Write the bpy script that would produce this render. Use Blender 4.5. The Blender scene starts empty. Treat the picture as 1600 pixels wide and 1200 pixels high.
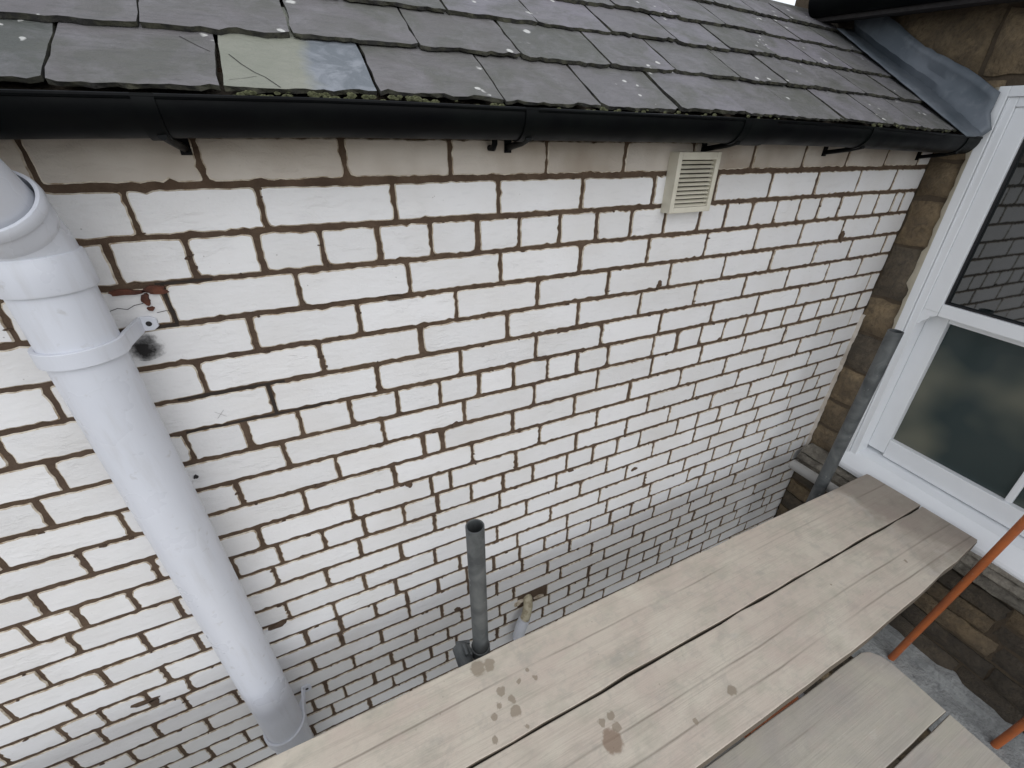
import bpy, bmesh, math, random
from mathutils import Vector, Matrix

scene = bpy.context.scene
random.seed(7)
# ------------------------------------------------------------------ camera
# world: the camera is the origin, X runs along the white wall to the right,
# Y into the wall (its painted face is at y = 0.97), Z up; metres
cam_d = bpy.data.cameras.new('camera')
cam_d.sensor_width = 36.0
cam_d.lens = 36.0 * 665.94 / 1600.0
cam_d.clip_start = 0.02
cam_d.clip_end = 500.0
cam = bpy.data.objects.new('camera', cam_d)
scene.collection.objects.link(cam)
RIGHT = Vector((0.90380, -0.42787, 0.00811))
DOWN = Vector((-0.20500, -0.44952, -0.86943))
FWD = Vector((0.37565, 0.78413, -0.49399))
cam.matrix_world = Matrix((RIGHT, -DOWN, -FWD)).transposed().to_4x4()
scene.camera = cam
# ------------------------------------------------------------------ sky, sun, exposure
SUN_EL, SUN_AZ = math.radians(52), math.radians(180)     # azimuth clockwise from +Y
world = bpy.data.worlds.new('World')
scene.world = world
world.use_nodes = True
wn, wl = world.node_tree.nodes, world.node_tree.links
wn.clear()
sky = wn.new('ShaderNodeTexSky')
sky.sky_type = 'NISHITA'
sky.sun_disc = False
sky.sun_elevation = SUN_EL
sky.sun_rotation = SUN_AZ
sky.air_density = 1.0
sky.dust_density = 0.6
hsv = wn.new('ShaderNodeHueSaturation')
hsv.inputs['Saturation'].default_value = 0.24
bg = wn.new('ShaderNodeBackground')
bg.inputs['Strength'].default_value = 0.15
wo = wn.new('ShaderNodeOutputWorld')
wl.new(sky.outputs[0], hsv.inputs['Color'])
wl.new(hsv.outputs[0], bg.inputs['Color'])
wl.new(bg.outputs[0], wo.inputs['Surface'])
sun_d = bpy.data.lights.new('sun', 'SUN')
sun_d.energy = 0.5
sun_d.angle = math.radians(90)
sun_d.color = (1.0, 0.965, 0.925)
sun = bpy.data.objects.new('sun', sun_d)
scene.collection.objects.link(sun)
sdir = Vector((math.sin(SUN_AZ) * math.cos(SUN_EL), math.cos(SUN_AZ) * math.cos(SUN_EL), math.sin(SUN_EL)))
sun.rotation_euler = sdir.to_track_quat('Z', 'Y').to_euler()
vs = scene.view_settings
vs.view_transform = 'Standard'
vs.look = 'None'
vs.exposure = 0.50
vs.gamma = 1.0
vs.use_curve_mapping = False

WALL = 0.97          # painted face of the white wall
GROUND = -3.4
ROWS = {
    0: [-2.847, -2.62, -2.393, -2.166, -1.939, -1.712, -1.485, -1.258, -1.031, -0.804, -0.577, -0.35, -0.131, 0.103, 0.315, 0.547, 0.772, 1.0, 1.237, 1.466, 1.693, 1.917, 2.13],
    1: [-2.749, -2.522, -2.295, -2.068, -1.841, -1.614, -1.387, -1.16, -0.933, -0.706, -0.479, -0.252, -0.056, 0.19, 0.426, 0.653, 0.88, 1.11, 1.345, 1.57, 1.799, 2.022],
    2: [-2.769, -2.657, -2.545, -2.433, -2.321, -2.209, -2.097, -1.985, -1.873, -1.761, -1.649, -1.537, -1.425, -1.313, -1.201, -1.089, -0.977, -0.865, -0.753, -0.641, -0.529, -0.417, -0.305, -0.193, -0.078, 0.035, 0.146, 0.261, 0.372, 0.48, 0.595, 0.708, 0.82, 0.939, 1.073, 1.179, 1.292, 1.405, 1.521, 1.626, 1.742, 1.856, 1.964, 2.076, 2.134],
    3: [-2.747, -2.52, -2.293, -2.066, -1.839, -1.612, -1.385, -1.158, -0.931, -0.704, -0.477, -0.25, -0.028, 0.202, 0.431, 0.666, 0.896, 1.124, 1.349, 1.576, 1.813, 2.03],
    4: [-2.855, -2.628, -2.401, -2.174, -1.947, -1.72, -1.493, -1.266, -1.039, -0.812, -0.585, -0.358, -0.131, 0.079, 0.31, 0.538, 0.767, 0.998, 1.229, 1.458, 1.691, 1.91, 2.138],
    5: [-2.748, -2.521, -2.294, -2.067, -1.84, -1.613, -1.386, -1.159, -0.932, -0.705, -0.478, -0.246, -0.015, 0.217, 0.449, 0.672, 0.898, 1.127, 1.358, 1.582, 1.814, 2.029],
    6: [-2.852, -2.625, -2.398, -2.171, -1.944, -1.717, -1.49, -1.263, -1.036, -0.809, -0.582, -0.36, -0.136, 0.099, 0.313, 0.539, 0.763, 0.996, 1.228, 1.455, 1.684, 1.903, 2.14],
    7: [-2.777, -2.665, -2.553, -2.441, -2.329, -2.217, -2.105, -1.993, -1.881, -1.769, -1.657, -1.545, -1.433, -1.321, -1.209, -1.097, -0.985, -0.873, -0.761, -0.649, -0.537, -0.317, -0.202, -0.094, 0.021, 0.138, 0.25, 0.362, 0.469, 0.58, 0.684, 0.801, 0.983, 1.089, 1.199, 1.311, 1.424, 1.529, 1.638, 1.747, 1.85, 1.966, 2.016, 2.128],
    8: [-2.86, -2.633, -2.406, -2.179, -1.952, -1.725, -1.498, -1.271, -1.044, -0.817, -0.59, -0.37, -0.143, 0.092, 0.315, 0.54, 0.77, 0.994, 1.224, 1.449, 1.683, 1.898, 2.12],
    9: [-2.737, -2.51, -2.283, -2.056, -1.829, -1.602, -1.375, -1.148, -0.921, -0.694, -0.485, -0.262, -0.037, 0.194, 0.248, 0.469, 0.69, 0.915, 1.146, 1.373, 1.597, 1.811, 2.036],
    10: [-2.853, -2.626, -2.399, -2.172, -1.945, -1.718, -1.491, -1.264, -1.037, -0.81, -0.583, -0.36, -0.133, 0.099, 0.333, 0.564, 0.788, 1.012, 1.238, 1.471, 1.691, 1.921, 2.137],
    11: [-2.733, -2.506, -2.279, -2.052, -1.825, -1.598, -1.371, -1.144, -0.917, -0.69, -0.48, -0.256, -0.027, 0.201, 0.259, 0.482, 0.711, 0.927, 1.131, 1.354, 1.574, 1.804, 2.011],
    12: [-2.761, -2.649, -2.537, -2.425, -2.313, -2.201, -2.089, -1.977, -1.865, -1.753, -1.641, -1.529, -1.417, -1.305, -1.193, -1.081, -0.969, -0.857, -0.745, -0.651, -0.55, -0.44, -0.335, -0.23, -0.118, -0.005, 0.107, 0.215, 0.323, 0.436, 0.546, 0.68, 0.791, 0.897, 1.006, 1.192, 1.299, 1.419, 1.532, 1.64, 1.753, 1.866, 1.966, 2.07],
    13: [-2.735, -2.508, -2.281, -2.054, -1.827, -1.6, -1.373, -1.146, -0.919, -0.692, -0.48, -0.257, -0.031, 0.197, 0.421, 0.643, 0.862, 1.085, 1.306, 1.459, 1.682, 1.904, 2.121],
    14: [-2.822, -2.595, -2.368, -2.141, -1.914, -1.687, -1.46, -1.233, -1.006, -0.779, -0.579, -0.36, -0.14, 0.081, 0.305, 0.527, 0.753, 0.969, 1.193, 1.418, 1.638, 1.726, 1.951],
    15: [-2.918, -2.691, -2.464, -2.237, -2.01, -1.783, -1.556, -1.329, -1.102, -0.875, -0.691, -0.484, -0.263, -0.042, 0.185, 0.412, 0.63, 0.85, 1.076, 1.294, 1.466, 1.578, 1.795, 2.017],
    16: [-2.824, -2.597, -2.37, -2.143, -1.916, -1.689, -1.462, -1.235, -1.008, -0.781, -0.583, -0.365, -0.145, 0.047, 0.268, 0.493, 0.708, 0.895, 1.118, 1.335, 1.438, 1.656, 1.873, 2.093],
    17: [-2.744, -2.632, -2.52, -2.408, -2.296, -2.184, -2.072, -1.96, -1.848, -1.736, -1.624, -1.512, -1.4, -1.288, -1.176, -1.064, -0.952, -0.833, -0.748, -0.65, -0.555, -0.45, -0.345, -0.244, -0.139, -0.031, 0.074, 0.184, 0.29, 0.398, 0.505, 0.61, 0.715, 0.825, 0.927, 1.034, 1.141, 1.246, 1.418, 1.525, 1.636, 1.741, 1.842, 1.951, 2.059, 2.171],
    18: [-2.822, -2.595, -2.368, -2.141, -1.914, -1.687, -1.46, -1.233, -1.006, -0.779, -0.584, -0.37, -0.152, 0.072, 0.295, 0.516, 0.733, 0.947, 1.172, 1.386, 1.497, 1.685, 1.893, 2.12],
    19: [-2.909, -2.682, -2.455, -2.228, -2.001, -1.774, -1.547, -1.32, -1.093, -0.866, -0.68, -0.473, -0.252, -0.035, 0.186, 0.409, 0.633, 0.851, 1.074, 1.295, 1.412, 1.555, 1.785, 1.995],
    20: [-2.807, -2.58, -2.353, -2.126, -1.899, -1.672, -1.445, -1.218, -0.991, -0.764, -0.573, -0.355, -0.14, 0.08, 0.261, 0.481, 0.699, 0.925, 1.146, 1.367, 1.461, 1.675, 1.89, 2.114],
    21: [-2.709, -2.482, -2.255, -2.028, -1.801, -1.574, -1.347, -1.12, -0.893, -0.666, -0.455, -0.243, -0.018, 0.198, 0.419, 0.635, 0.854, 1.073, 1.234, 1.337, 1.562, 1.776, 2.0],
    22: [-2.739, -2.627, -2.515, -2.403, -2.291, -2.179, -2.067, -1.955, -1.843, -1.731, -1.619, -1.507, -1.395, -1.283, -1.171, -1.059, -0.947, -0.835, -0.723, -0.611, -0.509, -0.4, -0.3, -0.195, -0.09, 0.019, 0.125, 0.23, 0.335, 0.443, 0.548, 0.653, 0.754, 0.859, 0.965, 1.076, 1.177, 1.277, 1.383, 1.487, 1.592, 1.702, 1.81, 1.917, 2.024, 2.092],
    23: [-2.747, -2.52, -2.293, -2.066, -1.839, -1.612, -1.385, -1.158, -0.931, -0.704, -0.477, -0.25, -0.031, 0.184, 0.408, 0.624, 0.844, 1.065, 1.285, 1.489, 1.645, 1.865, 2.079],
    24: [-2.857, -2.63, -2.403, -2.176, -1.949, -1.722, -1.495, -1.268, -1.041, -0.814, -0.587, -0.36, -0.334, -0.13, 0.085, 0.305, 0.525, 0.743, 0.963, 1.181, 1.395, 1.609, 1.736, 1.944],
}
BEDS = [0.0094, -0.0711, -0.1513, -0.2313, -0.311, -0.3904, -0.4696, -0.5485, -0.6272, -0.7056, -0.7838, -0.8617, -0.9393, -1.0167, -1.0938, -1.1707, -1.2473, -1.3237, -1.3998, -1.4756, -1.5512, -1.6266, -1.7016, -1.7765, -1.851, -1.9253]
C = scene.collection
rnd = random.Random(11)

# ------------------------------------------------------------------ materials
class NT:
    def __init__(self, name):
        self.m = bpy.data.materials.new(name)
        self.m.use_nodes = True
        self.n = self.m.node_tree.nodes
        self.l = self.m.node_tree.links
        self.b = self.n['Principled BSDF']
        self.pos = self.n.new('ShaderNodeNewGeometry').outputs['Position']

    def mapped(self, scale=(1, 1, 1), loc=(0, 0, 0), src=None):
        mp = self.n.new('ShaderNodeMapping')
        mp.inputs['Scale'].default_value = scale
        mp.inputs['Location'].default_value = loc
        self.l.new(src or self.pos, mp.inputs['Vector'])
        return mp.outputs[0]

    def noise(self, scale, detail=4.0, rough=0.55, vec=None, dist=0.0):
        t = self.n.new('ShaderNodeTexNoise')
        t.inputs['Scale'].default_value = scale
        t.inputs['Detail'].default_value = detail
        t.inputs['Roughness'].default_value = rough
        t.inputs['Distortion'].default_value = dist
        self.l.new(vec or self.pos, t.inputs['Vector'])
        return t.outputs['Fac']

    def voronoi(self, scale, vec=None, feature='F1', out='Distance', rand=1.0):
        t = self.n.new('ShaderNodeTexVoronoi')
        t.feature = feature
        t.inputs['Scale'].default_value = scale
        t.inputs['Randomness'].default_value = rand
        self.l.new(vec or self.pos, t.inputs['Vector'])
        return t.outputs[out]

    def ramp(self, fac, stops, interp='LINEAR'):
        r = self.n.new('ShaderNodeValToRGB')
        r.color_ramp.interpolation = interp
        el = r.color_ramp.elements
        while len(el) < len(stops):
            el.new(0.5)
        for e, (p, c) in zip(el, stops):
            e.position = p
            e.color = (c, c, c, 1) if not isinstance(c, tuple) else (*c, 1)
        self.l.new(fac, r.inputs[0])
        return r.outputs[0]

    def mix(self, fac, a, b, mode='MIX'):
        x = self.n.new('ShaderNodeMix')
        x.data_type = 'RGBA'
        x.blend_type = mode
        for s, v in ((x.inputs[0], fac), (x.inputs[6], a), (x.inputs[7], b)):
            if isinstance(v, (int, float)):
                s.default_value = v
            elif isinstance(v, tuple):
                s.default_value = (*v, 1)
            else:
                self.l.new(v, s)
        return x.outputs[2]

    def math(self, op, a, b=0.0, clamp=False):
        x = self.n.new('ShaderNodeMath')
        x.operation = op
        x.use_clamp = clamp
        for s, v in ((x.inputs[0], a), (x.inputs[1], b)):
            if isinstance(v, (int, float)):
                s.default_value = v
            else:
                self.l.new(v, s)
        return x.outputs[0]

    def dist(self, p, src=None):
        x = self.n.new('ShaderNodeVectorMath')
        x.operation = 'DISTANCE'
        self.l.new(src or self.pos, x.inputs[0])
        x.inputs[1].default_value = p
        return x.outputs['Value']

    def objrand(self):
        return self.n.new('ShaderNodeObjectInfo').outputs['Random']

    def base(self, c):
        if isinstance(c, tuple):
            self.b.inputs['Base Color'].default_value = (*c, 1)
        else:
            self.l.new(c, self.b.inputs['Base Color'])

    def rough(self, v):
        if isinstance(v, (int, float)):
            self.b.inputs['Roughness'].default_value = v
        else:
            self.l.new(v, self.b.inputs['Roughness'])

    def bump(self, h, strength=0.3, distance=0.004):
        b = self.n.new('ShaderNodeBump')
        b.inputs['Strength'].default_value = strength
        b.inputs['Distance'].default_value = distance
        self.l.new(h, b.inputs['Height'])
        self.l.new(b.outputs[0], self.b.inputs['Normal'])


def paint_material(name, base, dirt, dirt_amt):
    t = NT(name)
    drag = t.mapped((9, 9, 34))
    big = t.noise(5.0, 3)
    fine = t.noise(3.0, 5, 0.6, drag)
    c = t.mix(t.ramp(big, [(0.42, 0.0), (0.78, dirt_amt)]), base, dirt)
    c = t.mix(t.ramp(fine, [(0.55, 0.0), (0.80, 0.30)]), c, tuple(v * 0.72 for v in base))
    specks = t.ramp(t.voronoi(55), [(0.0, 0.65), (0.05, 0.5), (0.09, 0.0)])
    gate = t.ramp(t.noise(9.0, 2), [(0.60, 0.0), (0.68, 1.0)])
    c = t.mix(t.math('MULTIPLY', specks, gate), c, (0.12, 0.09, 0.07))
    v = t.ramp(t.objrand(), [(0.0, 0.90), (1.0, 1.0)])
    c = t.mix(1.0, c, v, 'MULTIPLY')
    t.base(c)
    t.rough(0.62)
    flake = t.noise(2.2, 6, 0.62, t.mapped((11, 11, 26)), 0.6)
    flk = t.ramp(flake, [(0.50, 0.0), (0.56, 0.5), (0.60, 0.45), (0.66, 1.0)])
    gate2 = t.ramp(t.noise(7, 2), [(0.44, 0.12), (0.62, 1.0)])
    h = t.math('ADD', t.math('MULTIPLY', t.math('MULTIPLY', flk, gate2), 0.42), t.math('MULTIPLY', t.noise(150, 3), 0.22))
    h = t.math('ADD', h, t.math('MULTIPLY', t.noise(2.5, 4, 0.6, drag), 0.5))
    pit = t.ramp(t.voronoi(30), [(0.0, 0.0), (0.12, 1.0)])
    h = t.math('ADD', h, t.math('MULTIPLY', pit, 0.25))
    t.bump(h, 0.55, 0.005)
    return t.m


M = {}
M['paint'] = paint_material('white_masonry_paint', (0.800, 0.795, 0.795), (0.68, 0.655, 0.62), 0.55)
M['paint_dust_shade'] = paint_material('dusty_shaded_masonry_paint', (0.60, 0.545, 0.48), (0.33, 0.26, 0.19), 1.0)  # dirt plus the gutter's shade, both put into the colour

t = NT('paint_edge')           # paint that thins to a yellowed edge round each brick
c = t.mix(t.ramp(t.noise(60, 4), [(0.40, 0.0), (0.66, 1.0)]), (0.66, 0.60, 0.50), (0.30, 0.22, 0.14))
t.base(c); t.rough(0.8); t.bump(t.noise(160, 3), 0.4, 0.002)
M['edge'] = t.m

t = NT('brown_mortar')
c = t.mix(t.ramp(t.noise(26, 5), [(0.3, 0.0), (0.7, 1.0)]), (0.076, 0.047, 0.029), (0.130, 0.087, 0.056))
c = t.mix(t.ramp(t.noise(3.5, 3), [(0.5, 0.0), (0.7, 0.6)]), c, (0.075, 0.05, 0.04))
t.base(c); t.rough(0.95)
t.bump(t.noise(110, 6, 0.7), 1.0, 0.006)
M['mortar'] = t.m

t = NT('painted_void_shade')
t.base(t.mix(t.noise(60, 4), (0.018, 0.014, 0.012), (0.05, 0.038, 0.03))); t.rough(1.0)  # near-black colour standing in for shade in deep voids
M['void_shade'] = t.m

t = NT('bare_red_brick')
t.base(t.mix(t.ramp(t.noise(45, 5), [(0.3, 0.0), (0.7, 1.0)]), (0.045, 0.020, 0.015), (0.135, 0.048, 0.028))); t.rough(0.95)
t.bump(t.noise(120, 5), 1.0, 0.004)
M['red'] = t.m

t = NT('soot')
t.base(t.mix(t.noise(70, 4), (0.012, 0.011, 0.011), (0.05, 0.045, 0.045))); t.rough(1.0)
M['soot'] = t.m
t = NT('soot_stain')
t.base((0.02, 0.018, 0.018)); t.rough(1.0)
dd = t.math('ADD', t.dist((-0.312, 0.966, -0.346)), t.math('MULTIPLY', t.math('SUBTRACT', t.noise(70, 5, 0.65), 0.5), 0.040))
t.l.new(t.ramp(dd, [(0.010, 1.0), (0.030, 0.0)]), t.b.inputs['Alpha'])
M['soot_stain'] = t.m

# slates
def slate_material(name, stops, lichen=1.0):
    t = NT(name)
    c = t.ramp(t.objrand(), stops)
    patch = t.noise(7, 5, 0.6, None, 0.8)
    c = t.mix(t.ramp(patch, [(0.42, 0.0), (0.62, 0.85)]), c, (0.122, 0.124, 0.108))
    c = t.mix(t.ramp(t.noise(14, 6, 0.7, None, 0.6), [(0.47, 0.0), (0.70, 0.65)]), c, (0.235, 0.225, 0.238))
    streak = t.noise(4, 6, 0.65, t.mapped((6, 30, 30)), 0.5)
    c = t.mix(t.ramp(streak, [(0.50, 0.0), (0.72, 0.5)]), c, (0.085, 0.088, 0.084))
    # white lichen discs of several sizes, in clusters
    n1 = t.n.new('ShaderNodeTexNoise'); n1.inputs['Scale'].default_value = 60
    t.l.new(t.pos, n1.inputs['Vector'])
    wob = t.n.new('ShaderNodeMix'); wob.data_type = 'VECTOR'
    wob.inputs[0].default_value = 0.012
    t.l.new(t.pos, wob.inputs[4]); t.l.new(n1.outputs['Color'], wob.inputs[5])
    for sc, rad, lo in ((13, 0.13, 0.60), (22, 0.17, 0.60), (40, 0.20, 0.64)):
        d = t.voronoi(sc, wob.outputs[1])
        spot = t.ramp(d, [(rad - 0.04, 1.0), (rad, 0.0)])
        gate = t.ramp(t.noise(3.6 + sc * 0.05, 2), [(lo - 0.02, 0.0), (lo, lichen)])
        c = t.mix(t.math('MULTIPLY', spot, gate), c, (0.60, 0.60, 0.57))
    t.base(c)
    t.rough(t.ramp(t.noise(20, 4), [(0.3, 0.45), (0.7, 0.7)]))
    lam = t.noise(3.0, 6, 0.6, t.mapped((14, 22, 22)), 0.8)
    t.bump(t.math('ADD', lam, t.math('MULTIPLY', t.noise(90, 4), 0.25)), 0.6, 0.006)
    return t.m

M['slate'] = slate_material('riven_slate', [(0.0, (0.122, 0.124, 0.112)), (0.3, (0.178, 0.172, 0.180)),
                                            (0.6, (0.225, 0.213, 0.238)), (0.8, (0.155, 0.150, 0.150)), (1.0, (0.250, 0.240, 0.275))], 1.0)
M['slate_dark'] = slate_material('weathered_slate', [(0.0, (0.108, 0.116, 0.105)), (0.5, (0.140, 0.136, 0.130)),
                                                     (1.0, (0.172, 0.162, 0.166))], 1.0)
t = NT('pale_green_slate')
side = t.n.new('ShaderNodeSeparateXYZ'); t.l.new(t.pos, side.inputs[0])
edge = t.math('ADD', side.outputs[0], t.math('MULTIPLY', t.noise(16, 4), 0.06))
c = t.mix(t.ramp(t.noise(12, 5), [(0.35, 0.0), (0.7, 1.0)]), (0.285, 0.288, 0.240), (0.225, 0.238, 0.190))
c2 = t.mix(t.ramp(t.noise(18, 5, 0.6, None, 1.0), [(0.45, 0.0), (0.6, 1.0)]), (0.165, 0.185, 0.205), (0.27, 0.29, 0.32))
mask = t.n.new('ShaderNodeMapRange')
mask.inputs['From Min'].default_value = 0.085; mask.inputs['From Max'].default_value = 0.115
t.l.new(edge, mask.inputs['Value'])
c = t.mix(mask.outputs[0], c, c2)
t.base(c); t.rough(0.6)
t.bump(t.noise(3.0, 6, 0.6, t.mapped((14, 22, 22)), 0.8), 0.6, 0.006)
M['slate_pale'] = t.m

t = NT('mossy_slate_edge')
t.base(t.mix(t.ramp(t.noise(40, 5), [(0.40, 0.0), (0.62, 1.0)]), (0.030, 0.029, 0.027), (0.085, 0.084, 0.058))); t.rough(0.95)
t.bump(t.noise(120, 4), 0.8, 0.004)
M['moss_edge'] = t.m

t = NT('moss')
t.base(t.mix(t.noise(70, 4), (0.06, 0.068, 0.028), (0.21, 0.215, 0.12))); t.rough(1.0)
t.bump(t.noise(200, 4), 1.0, 0.004)
M['moss'] = t.m

t = NT('black_gutter_plastic')
c = t.mix(t.ramp(t.noise(9, 5), [(0.45, 0.0), (0.75, 0.8)]), (0.0014, 0.0018, 0.0024), (0.005, 0.007, 0.006))
t.base(c); t.rough(t.ramp(t.noise(14, 4), [(0.3, 0.35), (0.7, 0.55)])); t.b.inputs['Specular IOR Level'].default_value = 0.10
M['black'] = t.m

t = NT('white_pvc')
c = t.mix(t.ramp(t.noise(3, 4), [(0.4, 0.0), (0.8, 0.35)]), (0.66, 0.68, 0.735), (0.57, 0.585, 0.625))
c = t.mix(t.ramp(t.noise(3, 6, 0.65, t.mapped((16, 16, 2.2))), [(0.52, 0.0), (0.75, 0.30)]), c, (0.47, 0.46, 0.45))
c = t.mix(t.ramp(t.noise(45, 4), [(0.64, 0.0), (0.72, 0.35)]), c, (0.40, 0.385, 0.36))
t.base(c); t.rough(t.ramp(t.noise(7, 4), [(0.3, 0.24), (0.7, 0.42)]))
t.bump(t.noise(8, 2), 0.05, 0.002)
M['pvc'] = t.m

t = NT('aged_cream_pvc')
t.base(t.mix(t.ramp(t.noise(60, 4), [(0.45, 0.0), (0.7, 1.0)]), (0.52, 0.47, 0.34), (0.30, 0.25, 0.16))); t.rough(0.6)
M['cream_pipe'] = t.m

t = NT('cream_vent_plastic')
t.base(t.mix(t.ramp(t.noise(14, 4), [(0.45, 0.0), (0.8, 0.7)]), (0.62, 0.59, 0.49), (0.45, 0.42, 0.33))); t.rough(0.5)
M['vent'] = t.m

t = NT('white_upvc')
t.base(t.mix(t.ramp(t.noise(6, 4), [(0.5, 0.0), (0.8, 0.35)]), (0.83, 0.85, 0.87), (0.72, 0.74, 0.76))); t.rough(0.28)
M['upvc'] = t.m

t = NT('mastic')
t.base(t.mix(t.noise(40, 4), (0.62, 0.58, 0.47), (0.45, 0.40, 0.30))); t.rough(0.7)
M['mastic'] = t.m

t = NT('window_glass')
t.base((0.010, 0.014, 0.015)); t.rough(0.03)
t.b.inputs['IOR'].default_value = 2.1
t.bump(t.noise(2.2, 2), 0.03, 0.02)
M['glass'] = t.m
t = NT('satin_glass')
c = t.mix(t.ramp(t.noise(3.2, 2, 0.4), [(0.46, 0.0), (0.70, 1.0)]), (0.036, 0.052, 0.052), (0.15, 0.152, 0.118))
t.base(c); t.rough(0.22); t.b.inputs['Specular IOR Level'].default_value = 0.35
M['satin'] = t.m

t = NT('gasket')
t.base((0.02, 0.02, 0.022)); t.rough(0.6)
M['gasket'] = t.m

# stone
def stone_material(name, a, b, d):
    t = NT(name)
    c = t.mix(t.ramp(t.noise(9, 6, 0.65), [(0.32, 0.0), (0.68, 1.0)]), a, b)
    c = t.mix(t.ramp(t.noise(4, 4), [(0.45, 0.0), (0.72, 0.85)]), c, d)
    c = t.mix(t.ramp(t.noise(70, 5), [(0.55, 0.0), (0.75, 0.6)]), c, tuple(v * 0.4 for v in a))
    v = t.ramp(t.objrand(), [(0.0, 0.80), (1.0, 1.12)])
    c = t.mix(t.ramp(t.noise(24, 6, 0.7, None, 0.8), [(0.42, 0.0), (0.66, 0.75)]), c, d)
    c = t.mix(1.0, c, v, 'MULTIPLY')
    t.base(c); t.rough(0.95)
    h = t.math('ADD', t.noise(16, 6, 0.65), t.math('MULTIPLY', t.noise(90, 5), 0.5))
    t.bump(h, 0.9, 0.012)
    return t.m

M['stone'] = stone_material('brown_sandstone', (0.13, 0.094, 0.055), (0.275, 0.205, 0.122), (0.080, 0.063, 0.045))
M['stone_dark'] = stone_material('dark_sandstone', (0.080, 0.064, 0.046), (0.135, 0.108, 0.076), (0.045, 0.039, 0.032))  # darker, duller sandstone
M['sill'] = stone_material('weathered_sill_stone', (0.20, 0.18, 0.145), (0.40, 0.37, 0.31), (0.09, 0.08, 0.065))
M['ledge'] = stone_material('grey_rendered_ledge', (0.38, 0.39, 0.38), (0.58, 0.59, 0.58), (0.27, 0.28, 0.28))
t = NT('stone_pointing')
t.base(t.mix(t.noise(30, 5), (0.06, 0.045, 0.03), (0.12, 0.09, 0.06))); t.rough(1.0)
t.bump(t.noise(90, 5), 0.8, 0.006)
M['pointing'] = t.m

t = NT('lead')
c = t.mix(t.ramp(t.noise(6, 5, 0.6, None, 0.5), [(0.35, 0.0), (0.7, 1.0)]), (0.095, 0.115, 0.135), (0.165, 0.185, 0.21))
c = t.mix(t.ramp(t.noise(25, 5), [(0.55, 0.0), (0.75, 0.4)]), c, (0.25, 0.27, 0.29))
t.base(c); t.rough(0.5); t.b.inputs['Metallic'].default_value = 0.25
t.bump(t.noise(9, 4), 0.35, 0.006)
M['lead'] = t.m

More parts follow.
